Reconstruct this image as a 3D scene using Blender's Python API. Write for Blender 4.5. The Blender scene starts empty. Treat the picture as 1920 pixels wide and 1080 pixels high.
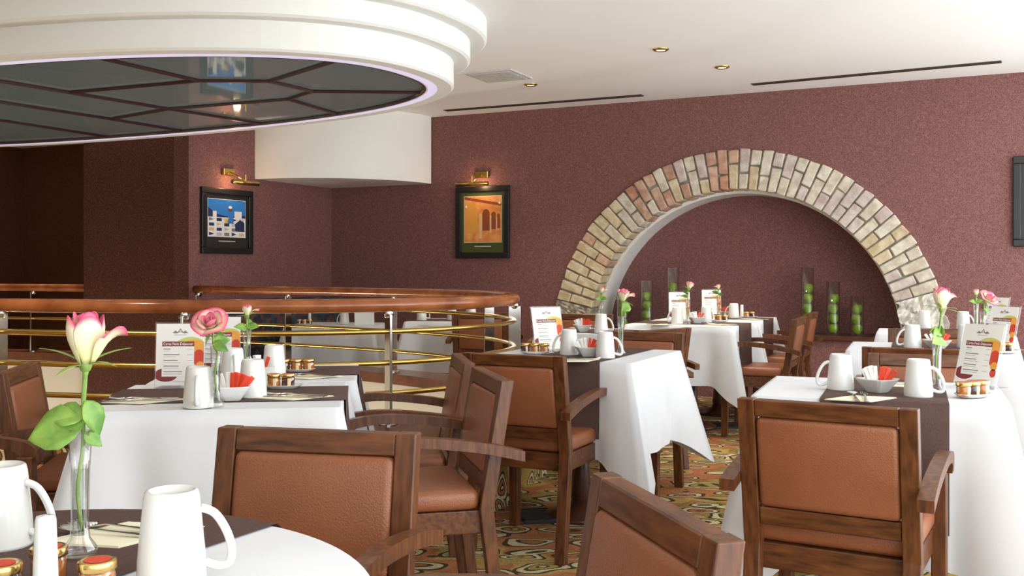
import bpy, bmesh, math, random
from mathutils import Vector, Matrix
random.seed(7)
PI = math.pi
sc = bpy.context.scene
C = sc.collection
# ------------------------------------------------------------ camera, light
CAMZ, F, HOR = 1.15, 1867.0, 502.0
cd = bpy.data.cameras.new('camera'); cam = bpy.data.objects.new('camera', cd); C.objects.link(cam)
cam.location = (0, 0, CAMZ); cam.rotation_euler = (PI/2, 0, 0)
cd.sensor_width = 36; cd.lens = 36*F/1920; cd.shift_y = -(540-HOR)/1920; cd.clip_start = 0.05
sc.camera = cam
w = bpy.data.worlds.new('world'); sc.world = w; w.use_nodes = True
w.node_tree.nodes['Background'].inputs[0].default_value = (0.93, 0.97, 1.0, 1)
w.node_tree.nodes['Background'].inputs[1].default_value = 2.9
def area(name, loc, target, sx, sy, power, col):
    l = bpy.data.lights.new(name, 'AREA'); l.shape = 'RECTANGLE'; l.size = sx; l.size_y = sy; l.energy = power; l.color = col
    o = bpy.data.objects.new(name, l); C.objects.link(o); o.location = loc
    o.rotation_euler = (Vector(target)-Vector(loc)).to_track_quat('-Z', 'Y').to_euler()
    return o
# daylight from the window front to the right of and behind the viewer
area('window_daylight', (4.6, 1.2, 1.6), (0.6, 4.6, 0.7), 3.0, 2.0, 45, (0.95, 0.98, 1.0))
area('window_daylight', tuple(Vector((-1.35, -1.95, 1.75))), (-0.4, 5.0, 1.3), 2.6, 1.3, 20, (1.0, 0.98, 0.95))
sc.view_settings.view_transform = 'Standard'; sc.view_settings.look = 'None'
sc.view_settings.exposure = 0.36; sc.view_settings.gamma = 1; sc.view_settings.use_curve_mapping = False

# ------------------------------------------------------------ coordinates
PHI = math.radians(25.9); CU, SU = math.cos(PHI), math.sin(PHI)
def uv(u, v, z=0.0): return Vector((u*CU+v*SU, -u*SU+v*CU, z))     # room axes: u along the arch wall, v towards it
def px(x, y, z=0.755):                                               # photo point at a known height -> place in the room
    s = (y-HOR)/(CAMZ-z); return Vector(((x-960)/s, F/s, z))
VW, UL, CEIL = 8.58, -6.275, 2.65
U0, V0, EXPO = -6.3, 4.85, 2.4
def se(a, b, th):
    c, s = math.cos(th), math.sin(th)
    return (U0+a*math.copysign(abs(c)**(2/EXPO), c), V0+b*math.copysign(abs(s)**(2/EXPO), s))

# ------------------------------------------------------------ materials
def mat(name, col, rough=0.5, metal=0.0, spec=0.5, emit=None, estr=0):
    m = bpy.data.materials.new(name); m.use_nodes = True
    b = m.node_tree.nodes['Principled BSDF']
    b.inputs['Base Color'].default_value = (*col, 1); b.inputs['Roughness'].default_value = rough
    b.inputs['Metallic'].default_value = metal; b.inputs['Specular IOR Level'].default_value = spec
    if emit: b.inputs['Emission Color'].default_value = (*emit, 1); b.inputs['Emission Strength'].default_value = estr
    return m
def nd(m, t, **kw):
    n = m.node_tree.nodes.new(t)
    for k, v in kw.items(): setattr(n, k, v)
    return n
def lk(m, a, b): m.node_tree.links.new(a, b)
def ramp(m, stops, interp='LINEAR'):
    r = nd(m, 'ShaderNodeValToRGB'); e = r.color_ramp.elements; r.color_ramp.interpolation = interp
    while len(e) < len(stops): e.new(0.5)
    for i, (p, c) in enumerate(stops): e[i].position = p; e[i].color = (*c, 1)
    return r
def coords(m, scale=(1, 1, 1), rot=(0, 0, 0), kind='Object'):
    t = nd(m, 'ShaderNodeTexCoord'); mp = nd(m, 'ShaderNodeMapping')
    mp.inputs['Scale'].default_value = scale; mp.inputs['Rotation'].default_value = rot
    lk(m, t.outputs[kind], mp.inputs[0]); return mp.outputs[0]
def bsdf(m): return m.node_tree.nodes['Principled BSDF']
def noise_mat(name, c1, c2, scale, rough=0.5, mscale=(1, 1, 1), bump=0.0, bscale=None, detail=4, spec=0.5, metal=0, lo=0.35, hi=0.65):
    m = mat(name, c1, rough, metal, spec); co = coords(m, mscale)
    n = nd(m, 'ShaderNodeTexNoise'); n.inputs['Scale'].default_value = scale; n.inputs['Detail'].default_value = detail
    lk(m, co, n.inputs['Vector']); r = ramp(m, [(lo, c1), (hi, c2)]); lk(m, n.outputs['Fac'], r.inputs[0])
    lk(m, r.outputs[0], bsdf(m).inputs['Base Color'])
    if bump:
        n2 = nd(m, 'ShaderNodeTexNoise'); n2.inputs['Scale'].default_value = bscale or scale; lk(m, co, n2.inputs['Vector'])
        b = nd(m, 'ShaderNodeBump'); b.inputs['Strength'].default_value = bump; b.inputs['Distance'].default_value = 0.004
        lk(m, n2.outputs['Fac'], b.inputs['Height']); lk(m, b.outputs[0], bsdf(m).inputs['Normal'])
    return m
def glass_mat(name, tint=(1, 1, 1), refl=0.75, base=0.04):
    m = bpy.data.materials.new(name); m.use_nodes = True; nt = m.node_tree; nt.nodes.clear()
    out = nd(m, 'ShaderNodeOutputMaterial'); mx = nd(m, 'ShaderNodeMixShader'); tr = nd(m, 'ShaderNodeBsdfTransparent'); gl = nd(m, 'ShaderNodeBsdfGlossy')
    tr.inputs[0].default_value = (*tint, 1); gl.inputs['Roughness'].default_value = 0.03
    lw = nd(m, 'ShaderNodeLayerWeight'); lw.inputs[0].default_value = 0.35
    mr = nd(m, 'ShaderNodeMapRange'); mr.inputs['To Min'].default_value = base; mr.inputs['To Max'].default_value = refl
    lk(m, lw.outputs['Facing'], mr.inputs[0]); lk(m, mr.outputs[0], mx.inputs[0]); lk(m, tr.outputs[0], mx.inputs[1]); lk(m, gl.outputs[0], mx.inputs[2])
    lk(m, mx.outputs[0], out.inputs[0]); return m
M = {}
def wall_mat(name, c1, c2):
    m = mat(name, c1, 0.75, 0, 0.25); co = coords(m)
    v = nd(m, 'ShaderNodeTexVoronoi'); v.inputs['Scale'].default_value = 75; v.feature = 'DISTANCE_TO_EDGE'; lk(m, co, v.inputs['Vector'])
    n = nd(m, 'ShaderNodeTexNoise'); n.inputs['Scale'].default_value = 45; lk(m, co, n.inputs['Vector'])
    r = ramp(m, [(0.0, c2), (0.25, c1)]); lk(m, v.outputs['Distance'], r.inputs[0])
    mx = nd(m, 'ShaderNodeMixRGB', blend_type='MULTIPLY'); mx.inputs[0].default_value = 0.5
    r2 = ramp(m, [(0.3, (0.7, 0.68, 0.68)), (0.7, (1.2, 1.2, 1.2))]); lk(m, n.outputs['Fac'], r2.inputs[0])
    lk(m, r.outputs[0], mx.inputs[1]); lk(m, r2.outputs[0], mx.inputs[2]); lk(m, mx.outputs[0], bsdf(m).inputs['Base Color'])
    b = nd(m, 'ShaderNodeBump'); b.inputs['Strength'].default_value = 0.5; b.inputs['Distance'].default_value = 0.003
    lk(m, v.outputs['Distance'], b.inputs['Height']); lk(m, b.outputs[0], bsdf(m).inputs['Normal']); return m
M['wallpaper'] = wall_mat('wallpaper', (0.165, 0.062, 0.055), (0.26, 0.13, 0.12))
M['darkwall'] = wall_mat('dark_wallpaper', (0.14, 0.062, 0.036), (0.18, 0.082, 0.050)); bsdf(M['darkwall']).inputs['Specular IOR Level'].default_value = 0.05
M['ceiling'] = mat('ceiling_paint', (0.92, 0.92, 0.90), 0.8)
M['white'] = mat('white_plaster', (0.84, 0.84, 0.80), 0.7)
M['beige'] = mat('beige_fascia', (0.62, 0.56, 0.45), 0.6)
M['granite'] = noise_mat('granite', (0.058, 0.021, 0.013), (0.22, 0.095, 0.058), 170, 0.4, spec=0.12, detail=2, lo=0.5, hi=0.75)
def wood(name, c1, c2, rough=0.35, sc_=(14, 14, 2.2)):
    m = noise_mat(name, c1, c2, 5, rough, sc_, detail=6, lo=0.3, hi=0.7); return m
M['wood'] = wood('chair_wood', (0.055, 0.016, 0.005), (0.175, 0.060, 0.018))
M['woodh'] = wood('chair_wood_cross', (0.055, 0.016, 0.005), (0.175, 0.060, 0.018), sc_=(2.2, 14, 14))
M['railwood'] = noise_mat('handrail_wood', (0.20, 0.050, 0.015), (0.40, 0.13, 0.04), 5, 0.16, (1, 1, 1), detail=5)
M['capwood'] = noise_mat('cap_wood', (0.09, 0.026, 0.012), (0.18, 0.055, 0.022), 5, 0.25)
M['darkwood'] = noise_mat('dark_wood', (0.05, 0.018, 0.012), (0.10, 0.035, 0.02), 6, 0.3)
M['leather'] = noise_mat('leather', (0.255, 0.085, 0.036), (0.295, 0.104, 0.045), 6, 0.36, bump=0.35, bscale=260)
M['cloth'] = noise_mat('white_linen', (0.66, 0.67, 0.69), (0.71, 0.72, 0.735), 5, 0.8, bump=0.25, bscale=9, spec=0.2)
M['runner'] = noise_mat('brown_linen', (0.085, 0.050, 0.042), (0.11, 0.066, 0.056), 300, 0.85, spec=0.2)
M['napkin'] = mat('cream_paper', (0.82, 0.77, 0.58), 0.8)
M['china'] = mat('white_china', (0.72, 0.72, 0.69), 0.12)
M['brass'] = mat('brass', (0.62, 0.42, 0.11), 0.24, 1.0)
M['gold'] = mat('gold_lid', (0.80, 0.56, 0.20), 0.22, 1.0)
M['steel'] = mat('steel', (0.72, 0.72, 0.70), 0.12, 1.0)
M['black'] = mat('black_paint', (0.012, 0.012, 0.013), 0.35)
M['grille'] = mat('grille_metal', (0.02, 0.02, 0.022), 0.4)
M['slot'] = mat('slot_diffuser', (0.05, 0.035, 0.025), 0.5)
M['vent'] = mat('vent_grey', (0.55, 0.55, 0.53), 0.6)
M['glass'] = glass_mat('clear_glass')
M['acrylic'] = glass_mat('acrylic', (0.97, 0.98, 1.0), 0.5, 0.03)
M['water'] = glass_mat('water', (0.93, 0.97, 0.95), 0.4, 0.02)
M['mirror'] = mat('dark_glass', (0.26, 0.35, 0.38), 0.05, 0.25, 0.7)
M['mullion'] = mat('mullion', (0.05, 0.018, 0.022), 0.25)
M['led'] = mat('led_strip', (0.8, 0.78, 0.95), 0.5, emit=(0.72, 0.66, 1.0), estr=0.35)  # faint emission stands in for lavender light falling on the white lip
M['lamp'] = mat('lamp_glow', (1, 0.9, 0.7), 0.5, emit=(1, 0.86, 0.6), estr=9)
M['stem'] = noise_mat('stem_green', (0.16, 0.27, 0.05), (0.27, 0.40, 0.08), 30, 0.5)
M['leaf'] = noise_mat('leaf_green', (0.09, 0.22, 0.03), (0.26, 0.42, 0.07), 25, 0.45)
M['apple'] = noise_mat('apple_green', (0.25, 0.50, 0.02), (0.42, 0.64, 0.05), 14, 0.22)
M['red'] = mat('red_paper', (0.74, 0.06, 0.02), 0.5)
M['paper'] = mat('white_paper', (0.84, 0.83, 0.79), 0.6)
M['amber'] = mat('honey', (0.50, 0.16, 0.015), 0.1)
M['berry'] = mat('dark_jam', (0.06, 0.01, 0.015), 0.1)
M['jarlabel'] = mat('jar_label', (0.70, 0.52, 0.30), 0.6)
M['maroon'] = mat('print_maroon', (0.22, 0.035, 0.035), 0.6)
M['ink'] = mat('print_ink', (0.22, 0.20, 0.19), 0.6)
M['inkl'] = mat('print_grey', (0.55, 0.54, 0.52), 0.6)
M['orange'] = mat('print_orange', (0.80, 0.36, 0.06), 0.6)
M['printred'] = mat('print_red', (0.62, 0.06, 0.03), 0.6)
M['green'] = mat('print_green', (0.55, 0.58, 0.15), 0.6)
M['blue'] = mat('print_blue', (0.03, 0.22, 0.62), 0.5)
M['navy'] = mat('print_navy', (0.02, 0.035, 0.10), 0.5)
M['printdark'] = mat('print_dark', (0.02, 0.022, 0.02), 0.5)
M['olive'] = mat('print_olive', (0.07, 0.085, 0.02), 0.4)
M['print1'] = noise_mat('print_terracotta', (0.72, 0.24, 0.05), (0.88, 0.40, 0.12), 12, 0.5)
M['print2'] = mat('print_shade', (0.30, 0.07, 0.02), 0.5)
M['print3'] = mat('print_column', (0.80, 0.50, 0.25), 0.5)
M['skin'] = mat('print_skin', (0.16, 0.07, 0.03), 0.5)
M['yellow'] = mat('print_yellow', (0.75, 0.50, 0.05), 0.5)
M['mortar'] = noise_mat('mortar', (0.15, 0.14, 0.11), (0.32, 0.29, 0.23), 20, 0.95, bump=0.8, bscale=60)
M['stonew'] = noise_mat('white_rubble', (0.50, 0.47, 0.40), (0.78, 0.75, 0.67), 16, 0.95, bump=1.0, bscale=35)
M['stoneg'] = noise_mat('grey_rubble', (0.20, 0.17, 0.13), (0.52, 0.46, 0.36), 26, 0.95, bump=1.0, bscale=40)
BR = [noise_mat('brick_tone', c, d, 14, 0.9, bump=0.9, bscale=45) for c, d in (((0.50, 0.38, 0.22), (0.68, 0.58, 0.40)), ((0.44, 0.24, 0.16), (0.62, 0.42, 0.31)), ((0.52, 0.44, 0.33), (0.72, 0.66, 0.54)), ((0.42, 0.19, 0.11), (0.58, 0.34, 0.22)), ((0.46, 0.36, 0.31), (0.64, 0.56, 0.50)))]
# petals: cream at the base, pink at the rim
def petal_mat(name, base, mid, rim):
    m = mat(name, base, 0.55); t = nd(m, 'ShaderNodeTexCoord'); sp = nd(m, 'ShaderNodeSeparateXYZ'); lk(m, t.outputs['UV'], sp.inputs[0])
    r = ramp(m, [(0.0, base), (0.6, mid), (0.80, mid), (0.97, rim)]); lk(m, sp.outputs['Y'], r.inputs[0]); lk(m, r.outputs[0], bsdf(m).inputs['Base Color']); return m
M['petal'] = petal_mat('petal_cream_pink', (0.66, 0.66, 0.28), (0.84, 0.70, 0.50), (0.78, 0.10, 0.22))
M['petalpink'] = petal_mat('petal_pink', (0.85, 0.45, 0.42), (0.85, 0.32, 0.36), (0.80, 0.12, 0.24))
# carpet
def carpet():
    m = mat('carpet', (0.3, 0.2, 0.1), 0.95, 0, 0.1); co = coords(m, (4.2, 7.5, 7.5), (0, 0, 0.5))
    n = nd(m, 'ShaderNodeTexNoise'); n.inputs['Scale'].default_value = 0.8; n.inputs['Detail'].default_value = 1; lk(m, co, n.inputs['Vector'])
    ad = nd(m, 'ShaderNodeMixRGB', blend_type='ADD'); ad.inputs[0].default_value = 1.3; lk(m, co, ad.inputs[1]); lk(m, n.outputs['Color'], ad.inputs[2])
    v = nd(m, 'ShaderNodeTexVoronoi'); v.inputs['Scale'].default_value = 1.0; v.inputs['Randomness'].default_value = 0.85; lk(m, ad.outputs[0], v.inputs['Vector'])
    dk, cr, ol, rd, go = (0.075, 0.055, 0.028), (0.60, 0.52, 0.30), (0.22, 0.17, 0.05), (0.44, 0.15, 0.07), (0.46, 0.32, 0.10)
    r = ramp(m, [(0, cr), (0.09, dk), (0.15, ol), (0.28, dk), (0.33, cr), (0.43, dk), (0.50, go), (0.60, rd), (0.70, ol)], 'CONSTANT'); lk(m, v.outputs['Distance'], r.inputs[0])
    r2 = ramp(m, [(0, rd), (0.35, go), (0.62, ol), (0.82, rd)], 'CONSTANT'); sp = nd(m, 'ShaderNodeSeparateColor'); lk(m, v.outputs['Color'], sp.inputs[0]); lk(m, sp.outputs[0], r2.inputs[0])
    r3 = ramp(m, [(0.15, (0, 0, 0)), (0.16, (0.8, 0.8, 0.8)), (0.28, (0, 0, 0)), (0.5, (0.75, 0.75, 0.75))], 'CONSTANT'); lk(m, v.outputs['Distance'], r3.inputs[0])
    mx = nd(m, 'ShaderNodeMixRGB'); lk(m, r3.outputs[0], mx.inputs[0]); lk(m, r.outputs[0], mx.inputs[1]); lk(m, r2.outputs[0], mx.inputs[2])
    f = nd(m, 'ShaderNodeTexNoise'); f.inputs['Scale'].default_value = 25; lk(m, co, f.inputs['Vector'])
    r4 = ramp(m, [(0.3, (0.6, 0.6, 0.6)), (0.7, (1.25, 1.25, 1.25))]); lk(m, f.outputs['Fac'], r4.inputs[0])
    mm = nd(m, 'ShaderNodeMixRGB', blend_type='MULTIPLY'); mm.inputs[0].default_value = 1; lk(m, mx.outputs[0], mm.inputs[1]); lk(m, r4.outputs[0], mm.inputs[2])
    lk(m, mm.outputs[0], bsdf(m).inputs['Base Color']); return m
M['carpet'] = carpet()
def fabric():
    m = mat('bench_fabric', (0.1, 0.1, 0.1), 0.9); v = nd(m, 'ShaderNodeTexVoronoi'); v.inputs['Scale'].default_value = 22; lk(m, coords(m), v.inputs['Vector'])
    sp = nd(m, 'ShaderNodeSeparateColor'); lk(m, v.outputs['Color'], sp.inputs[0])
    r = ramp(m, [(0, (0.03, 0.04, 0.06)), (0.4, (0.14, 0.05, 0.04)), (0.6, (0.04, 0.07, 0.10)), (0.85, (0.16, 0.09, 0.05))], 'CONSTANT'); lk(m, sp.outputs[0], r.inputs[0]); lk(m, r.outputs[0], bsdf(m).inputs['Base Color']); return m
M['fabric'] = fabric()

# ------------------------------------------------------------ mesh helpers
def mesh_obj(name, me, m, parent=None):
    o = bpy.data.objects.new(name, me); C.objects.link(o)
    if m is not None and not me.materials: me.materials.append(M[m] if isinstance(m, str) else m)
    if parent: o.parent = parent
    return o
def fin(name, bm, m, parent=None, smooth=False, recalc=True):
    if recalc: bmesh.ops.recalc_face_normals(bm, faces=bm.faces)
    me = bpy.data.meshes.new(name); bm.to_mesh(me); bm.free()
    if smooth: me.polygons.foreach_set('use_smooth', [True]*len(me.polygons))
    return mesh_obj(name, me, m, parent)
def tag(o, label, cat, group=None):
    o['label'] = label; o['category'] = cat
    if group: o['group'] = group
    return o
def struct(o): o['kind'] = 'structure'; return o
def thing(name, label, cat, loc=(0, 0, 0), rz=0, group=None):
    o = bpy.data.objects.new(name, None); C.objects.link(o); o.location = loc; o.rotation_euler = (0, 0, rz); o.empty_display_size = 0.05
    return tag(o, label, cat, group)
def copy_tree(o, parent=None):
    c = o.copy(); C.objects.link(c); c.parent = parent
    for ch in list(o.children): copy_tree(ch, c)
    return c
class Kit:                                                           # first use moves the prototype itself, later uses copy it
    def __init__(s, make): s.make, s.p = make, None
    def put(s, loc, rz, label, group=None):
        if s.p is None: s.p = s.make(); o = s.p
        else: o = copy_tree(s.p)
        o.location = loc; o.rotation_euler = (0, 0, rz); o['label'] = label
        if group: o['group'] = group
        elif 'group' in o: del o['group']
        return o
def box(bm, x0, x1, y0, y1, z0, z1, mtx=None):
    vs = [bm.verts.new(p) for p in ((x0,y0,z0),(x1,y0,z0),(x1,y1,z0),(x0,y1,z0),(x0,y0,z1),(x1,y0,z1),(x1,y1,z1),(x0,y1,z1))]
    for f in ((0,3,2,1),(4,5,6,7),(0,1,5,4),(1,2,6,5),(2,3,7,6),(3,0,4,7)): bm.faces.new([vs[i] for i in f])
    if mtx: bmesh.ops.transform(bm, matrix=mtx, verts=vs)
    return vs
def bevel(bm, r, seg=2):
    bmesh.ops.recalc_face_normals(bm, faces=bm.faces)
    bmesh.ops.bevel(bm, geom=list(bm.edges), offset=r, segments=seg, affect='EDGES', profile=0.5, clamp_overlap=True)
def bbox(name, dims, m, parent=None, bev=0.003, seg=1, smooth=False, mtx=None):
    bm = bmesh.new(); box(bm, *dims)
    if bev: bevel(bm, bev, seg)
    if mtx: bmesh.ops.transform(bm, matrix=mtx, verts=bm.verts)
    return fin(name, bm, m, parent, smooth)
def prism(bm, pts, axis, a0, a1):                                    # extrude a 2-D outline along x ('x': pts are y,z), y or z
    def P(p, a): return (a, p[0], p[1]) if axis == 'x' else (p[0], a, p[1]) if axis == 'y' else (p[0], p[1], a)
    A = [bm.verts.new(P(p, a0)) for p in pts]; B = [bm.verts.new(P(p, a1)) for p in pts]; n = len(pts)
    bm.faces.new(A); bm.faces.new(B[::-1])
    for i in range(n): bm.faces.new((A[i], B[i], B[(i+1) % n], A[(i+1) % n]))
def lathe(bm, prof, n=24, cap=True, off=(0, 0, 0)):
    rings = []
    for r, z in prof:
        if r < 1e-6: rings.append([bm.verts.new((off[0], off[1], off[2]+z))])
        else: rings.append([bm.verts.new((off[0]+r*math.cos(2*PI*i/n), off[1]+r*math.sin(2*PI*i/n), off[2]+z)) for i in range(n)])
    for a, b in zip(rings, rings[1:]):
        if len(a) == 1 and len(b) == 1: continue
        for i in range(n):
            j = (i+1) % n
            if len(a) == 1: bm.faces.new((a[0], b[i], b[j]))
            elif len(b) == 1: bm.faces.new((a[i], a[j], b[0]))
            else: bm.faces.new((a[i], a[j], b[j], b[i]))
    if cap:
        for rg, rev in ((rings[0], True), (rings[-1], False)):
            if len(rg) > 2: bm.faces.new(rg[::-1] if rev else rg)
def tube(bm, pts, r, n=10, closed=False):
    pts = [Vector(p) for p in pts]; N = len(pts); rings = []; up = None
    for i, p in enumerate(pts):
        a = pts[(i-1) % N] if (closed or i > 0) else p; b = pts[(i+1) % N] if (closed or i < N-1) else p
        t = (b-a).normalized()
        if up is None: up = Vector((0, 0, 1)) if abs(t.z) < 0.9 else Vector((1, 0, 0))
        sd = t.cross(up).normalized(); nu = sd.cross(t).normalized(); up = nu
        rr = r[i] if isinstance(r, (list, tuple)) else r
        rings.append([bm.verts.new(p+rr*(math.cos(2*PI*k/n)*sd+math.sin(2*PI*k/n)*nu)) for k in range(n)])
    for i in range(N if closed else N-1):
        a, b = rings[i], rings[(i+1) % N]
        for k in range(n): bm.faces.new((a[k], a[(k+1) % n], b[(k+1) % n], b[k]))
    if not closed: bm.faces.new(rings[0][::-1]); bm.faces.new(rings[-1])
def spline(pts, k=6):
    P = [Vector(p) for p in pts]; out = []
    for i in range(len(P)-1):
        a, b, c, d = P[max(i-1, 0)], P[i], P[i+1], P[min(i+2, len(P)-1)]
        for j in range(k):
            t = j/k; out.append(0.5*((2*b)+(c-a)*t+(2*a-5*b+4*c-d)*t*t+(3*b-a-3*c+d)*t**3))
    out.append(P[-1]); return out
def fill_holes(name, loops, m, to3d):                                # a flat sheet with holes
    bm = bmesh.new(); es = []
    for lp in loops:
        vs = [bm.verts.new(to3d(p)) for p in lp]
        for i in range(len(vs)): es.append(bm.edges.new((vs[i], vs[(i+1) % len(vs)])))
    bmesh.ops.triangle_fill(bm, use_beauty=True, use_dissolve=False, edges=es)
    return fin(name, bm, m)
NS = 120
def ring(a, b, n=NS): return [se(a, b, 2*PI*i/n) for i in range(n)]
def band(bm, l0, l1):                                                # quads between two closed loops of 3-D points
    A = [bm.verts.new(p) for p in l0]; B = [bm.verts.new(p) for p in l1]; n = len(A)
    for i in range(n): bm.faces.new((A[i], A[(i+1) % n], B[(i+1) % n], B[i]))

# ------------------------------------------------------------ setting
UR = 1.3
rect = [(-11, -2.4), (UR, -2.4), (UR, VW+1.2), (-11, VW+1.2)]
struct(fill_holes('floor', [rect, ring(3.72, 1.56)], 'carpet', lambda p: uv(p[0], p[1], 0)))
bm = bmesh.new(); prism(bm, [tuple(uv(*p))[:2] for p in rect], 'z', CEIL, CEIL+0.1); struct(fin('ceiling', bm, 'ceiling'))
UA, ZA, RI = -2.025, 0.47, 1.365
arch = [(UA-RI, 0.0)] + [(UA-RI*math.cos(PI*i/48), ZA+RI*math.sin(PI*i/48)) for i in range(49)] + [(UA+RI, 0.0)]
bm = bmesh.new(); lowr = [bm.verts.new(uv(p[0], VW, p[1])) for p in [(UL, 0.0)] + arch + [(UR, 0.0)]]; uppr = [bm.verts.new(uv(p[0], VW, CEIL)) for p in [(UL, 0)] + arch + [(UR, 0)]]
for i in range(len(lowr)-1):
    if (lowr[i].co-lowr[i+1].co).to_2d().length > 1e-4: bm.faces.new((lowr[i], lowr[i+1], uppr[i+1], uppr[i]))
struct(fin('wall_back', bm, 'wallpaper'))
bm = bmesh.new(); vs = [bm.verts.new(uv(u, VW+0.52, z)) for u, z in ((UA-1.6, 0), (UA+1.6, 0), (UA+1.6, 2.1), (UA-1.6, 2.1))]; bm.faces.new(vs); struct(fin('wall_niche', bm, 'wallpaper'))
bm = bmesh.new()
RW = 1.335; rv = [(UA-RW, 0.0)] + [(UA-RW*math.cos(PI*i/48), ZA+RW*math.sin(PI*i/48)) for i in range(49)] + [(UA+RW, 0.0)]
A = [bm.verts.new(uv(p[0], VW+0.2, p[1])) for p in rv]; B = [bm.verts.new(uv(p[0], VW+0.53, p[1])) for p in rv]
D = [bm.verts.new(uv(p[0], VW+0.2, p[1])) for p in [(UA+(q[0]-UA)*1.08, ZA+(q[1]-ZA)*1.08 if q[1] > ZA else q[1]) for q in rv]]
for i in range(len(A)-1): bm.faces.new((A[i], A[i+1], B[i+1], B[i])); bm.faces.new((D[i], D[i+1], A[i+1], A[i]))
struct(fin('trim_1', bm, 'white', smooth=False))
def slab(name, u0, u1, v0, v1, z0, z1, m):
    bm = bmesh.new(); prism(bm, [tuple(uv(*p))[:2] for p in ((u0, v0), (u1, v0), (u1, v1), (u0, v1))], 'z', z0, z1); return fin(name, bm, m)
struct(slab('wall_left', UL-0.15, UL, 6.35, VW+0.15, 0, CEIL, 'wallpaper'))
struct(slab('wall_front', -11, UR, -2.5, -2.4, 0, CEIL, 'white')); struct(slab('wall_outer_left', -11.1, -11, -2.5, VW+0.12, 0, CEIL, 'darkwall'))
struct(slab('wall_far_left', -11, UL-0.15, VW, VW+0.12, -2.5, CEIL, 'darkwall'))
tag(slab('stone_column', -7.27, UL+0.07, 6.28, 6.45, -2.5, CEIL, 'granite'), 'polished brown granite column beside the blue framed picture', 'column')
# void under the balcony
bm = bmesh.new(); band(bm, [uv(*p, 0.34) for p in ring(3.72, 1.56)], [uv(*p, -2.5) for p in ring(3.72, 1.56)]); struct(fin('wall_void', bm, 'beige', smooth=True))
slabv = fill_holes('floor_lower', [ring(3.75, 1.6)], 'darkwood', lambda p: uv(p[0], p[1], -2.45)); struct(slabv)
for u_, lab in ((-4.6, 'white globe lamp on the lower floor, right one under the balcony'), (-7.6, 'white globe lamp on the lower floor, left one under the balcony')):  # added lamps, unseen, put in to light the fascia and glass from below
    t = thing('globe_lamp', lab, 'lamp', uv(u_, V0, -2.45), 0, 'lower floor globe lamps')
    bm = bmesh.new(); lathe(bm, [(0, 0), (0.16, 0), (0.16, 0.02), (0.02, 0.04), (0.015, 1.0), (0, 1.0)], 20, False); fin('stand', bm, 'brass', t, True)
    bm = bmesh.new(); lathe(bm, [(0, 0.98)] + [(0.15*math.sin(PI*i/12), 1.13-0.15*math.cos(PI*i/12)) for i in range(1, 12)] + [(0, 1.28)], 20, False); fin('globe', bm, 'lamp', t, True)
    l = bpy.data.lights.new('globe_bulb', 'POINT'); l.energy = 55; l.color = (1, 0.93, 0.82); l.shadow_soft_size = 0.1; o = bpy.data.objects.new('globe_bulb', l); C.objects.link(o); o.parent = t; o.location = (0, 0, 1.45)
# curb round the void
curb = thing('balcony_curb', 'carpeted low curb with wooden cap curving under the brass railing', 'curb', uv(U0, V0-1.8, 0))
def rel(o, p):
    o.parent = p; o.location = -Vector(p.location); return o
def outer(d=0.0):
    o = []
    for i in range(NS):
        th = 2*PI*i/NS; q = min(max(-math.sin(th)/0.35, 0), 1)*(math.cos(th) > 0); o.append(se(4.06+0.30*q*q*(3-2*q)-d, 1.80-d, th))
    return o
bm = bmesh.new(); band(bm, [uv(*p, 0.0) for p in outer()], [uv(*p, 0.34) for p in outer(0.02)]); rel(fin('carpet_side', bm, 'carpet', smooth=True), curb)
bm = bmesh.new(); lo, li = outer(), ring(3.70, 1.54)
for z0, z1, q0, q1 in ((0.34, 0.375, lo, lo), (0.375, 0.375, lo, li), (0.375, 0.30, li, li)): band(bm, [uv(*p, z0) for p in q0], [uv(*p, z1) for p in q1])
rel(fin('wooden_cap', bm, 'capwood'), curb)
# bulkhead in the corner
bul = [(UL, VW), (UL+1.2, VW)] + [(UL+1.23*math.sin(PI/2*(1-i/64)), VW-1.2*math.cos(PI/2*(1-i/64))) for i in range(1, 64)] + [(UL, VW-1.2)]
bm = bmesh.new(); prism(bm, [tuple(uv(*p))[:2] for p in bul], 'z', 1.985, CEIL); struct(fin('trim_2', bm, 'white'))

# ceiling coffer
cof = thing('ceiling_coffer', 'stepped oval white ceiling ring holding dark glass panels', 'ceiling panel', uv(U0, V0, 2.25))
for i, (da, z0, z1) in enumerate(((0.17, 2.25, 2.405), (0.27, 2.405, 2.525), (0.37, 2.525, CEIL))):
    bm = bmesh.new(); o_, n_ = ring(3.25+da, 1.27+da), ring(3.25 if i == 0 else 3.05+da, 1.27 if i == 0 else 1.07+da)
    band(bm, [uv(*p, z1) for p in o_], [uv(*p, z0+0.012) for p in o_]); band(bm, [uv(*p, z0+0.012) for p in o_], [uv(*p, z0) for p in [(a[0]+(b[0]-a[0])*0.08, a[1]+(b[1]-a[1])*0.08) for a, b in zip(o_, n_)]])
    band(bm, [uv(*p, z0) for p in [(a[0]+(b[0]-a[0])*0.08, a[1]+(b[1]-a[1])*0.08) for a, b in zip(o_, n_)]], [uv(*p, z0) for p in n_])
    if i == 0: band(bm, [uv(*p, z0) for p in n_], [uv(*p, z0+0.05) for p in n_])
    rel(fin('step_ring', bm, 'white', smooth=False), cof)
bm = bmesh.new(); q = ring(3.262, 1.282); q2 = ring(3.32, 1.34); band(bm, [uv(*p, 2.2485) for p in q], [uv(*p, 2.2485) for p in q2]); rel(fin('led_strip', bm, 'led'), cof)  # lavender light on the coffer lip, put in as a glowing band
ZG = 2.27
def pu(x, y):
    p = px(x, y, ZG); return (p.x*CU-p.y*SU, p.x*SU+p.y*CU)
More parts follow.
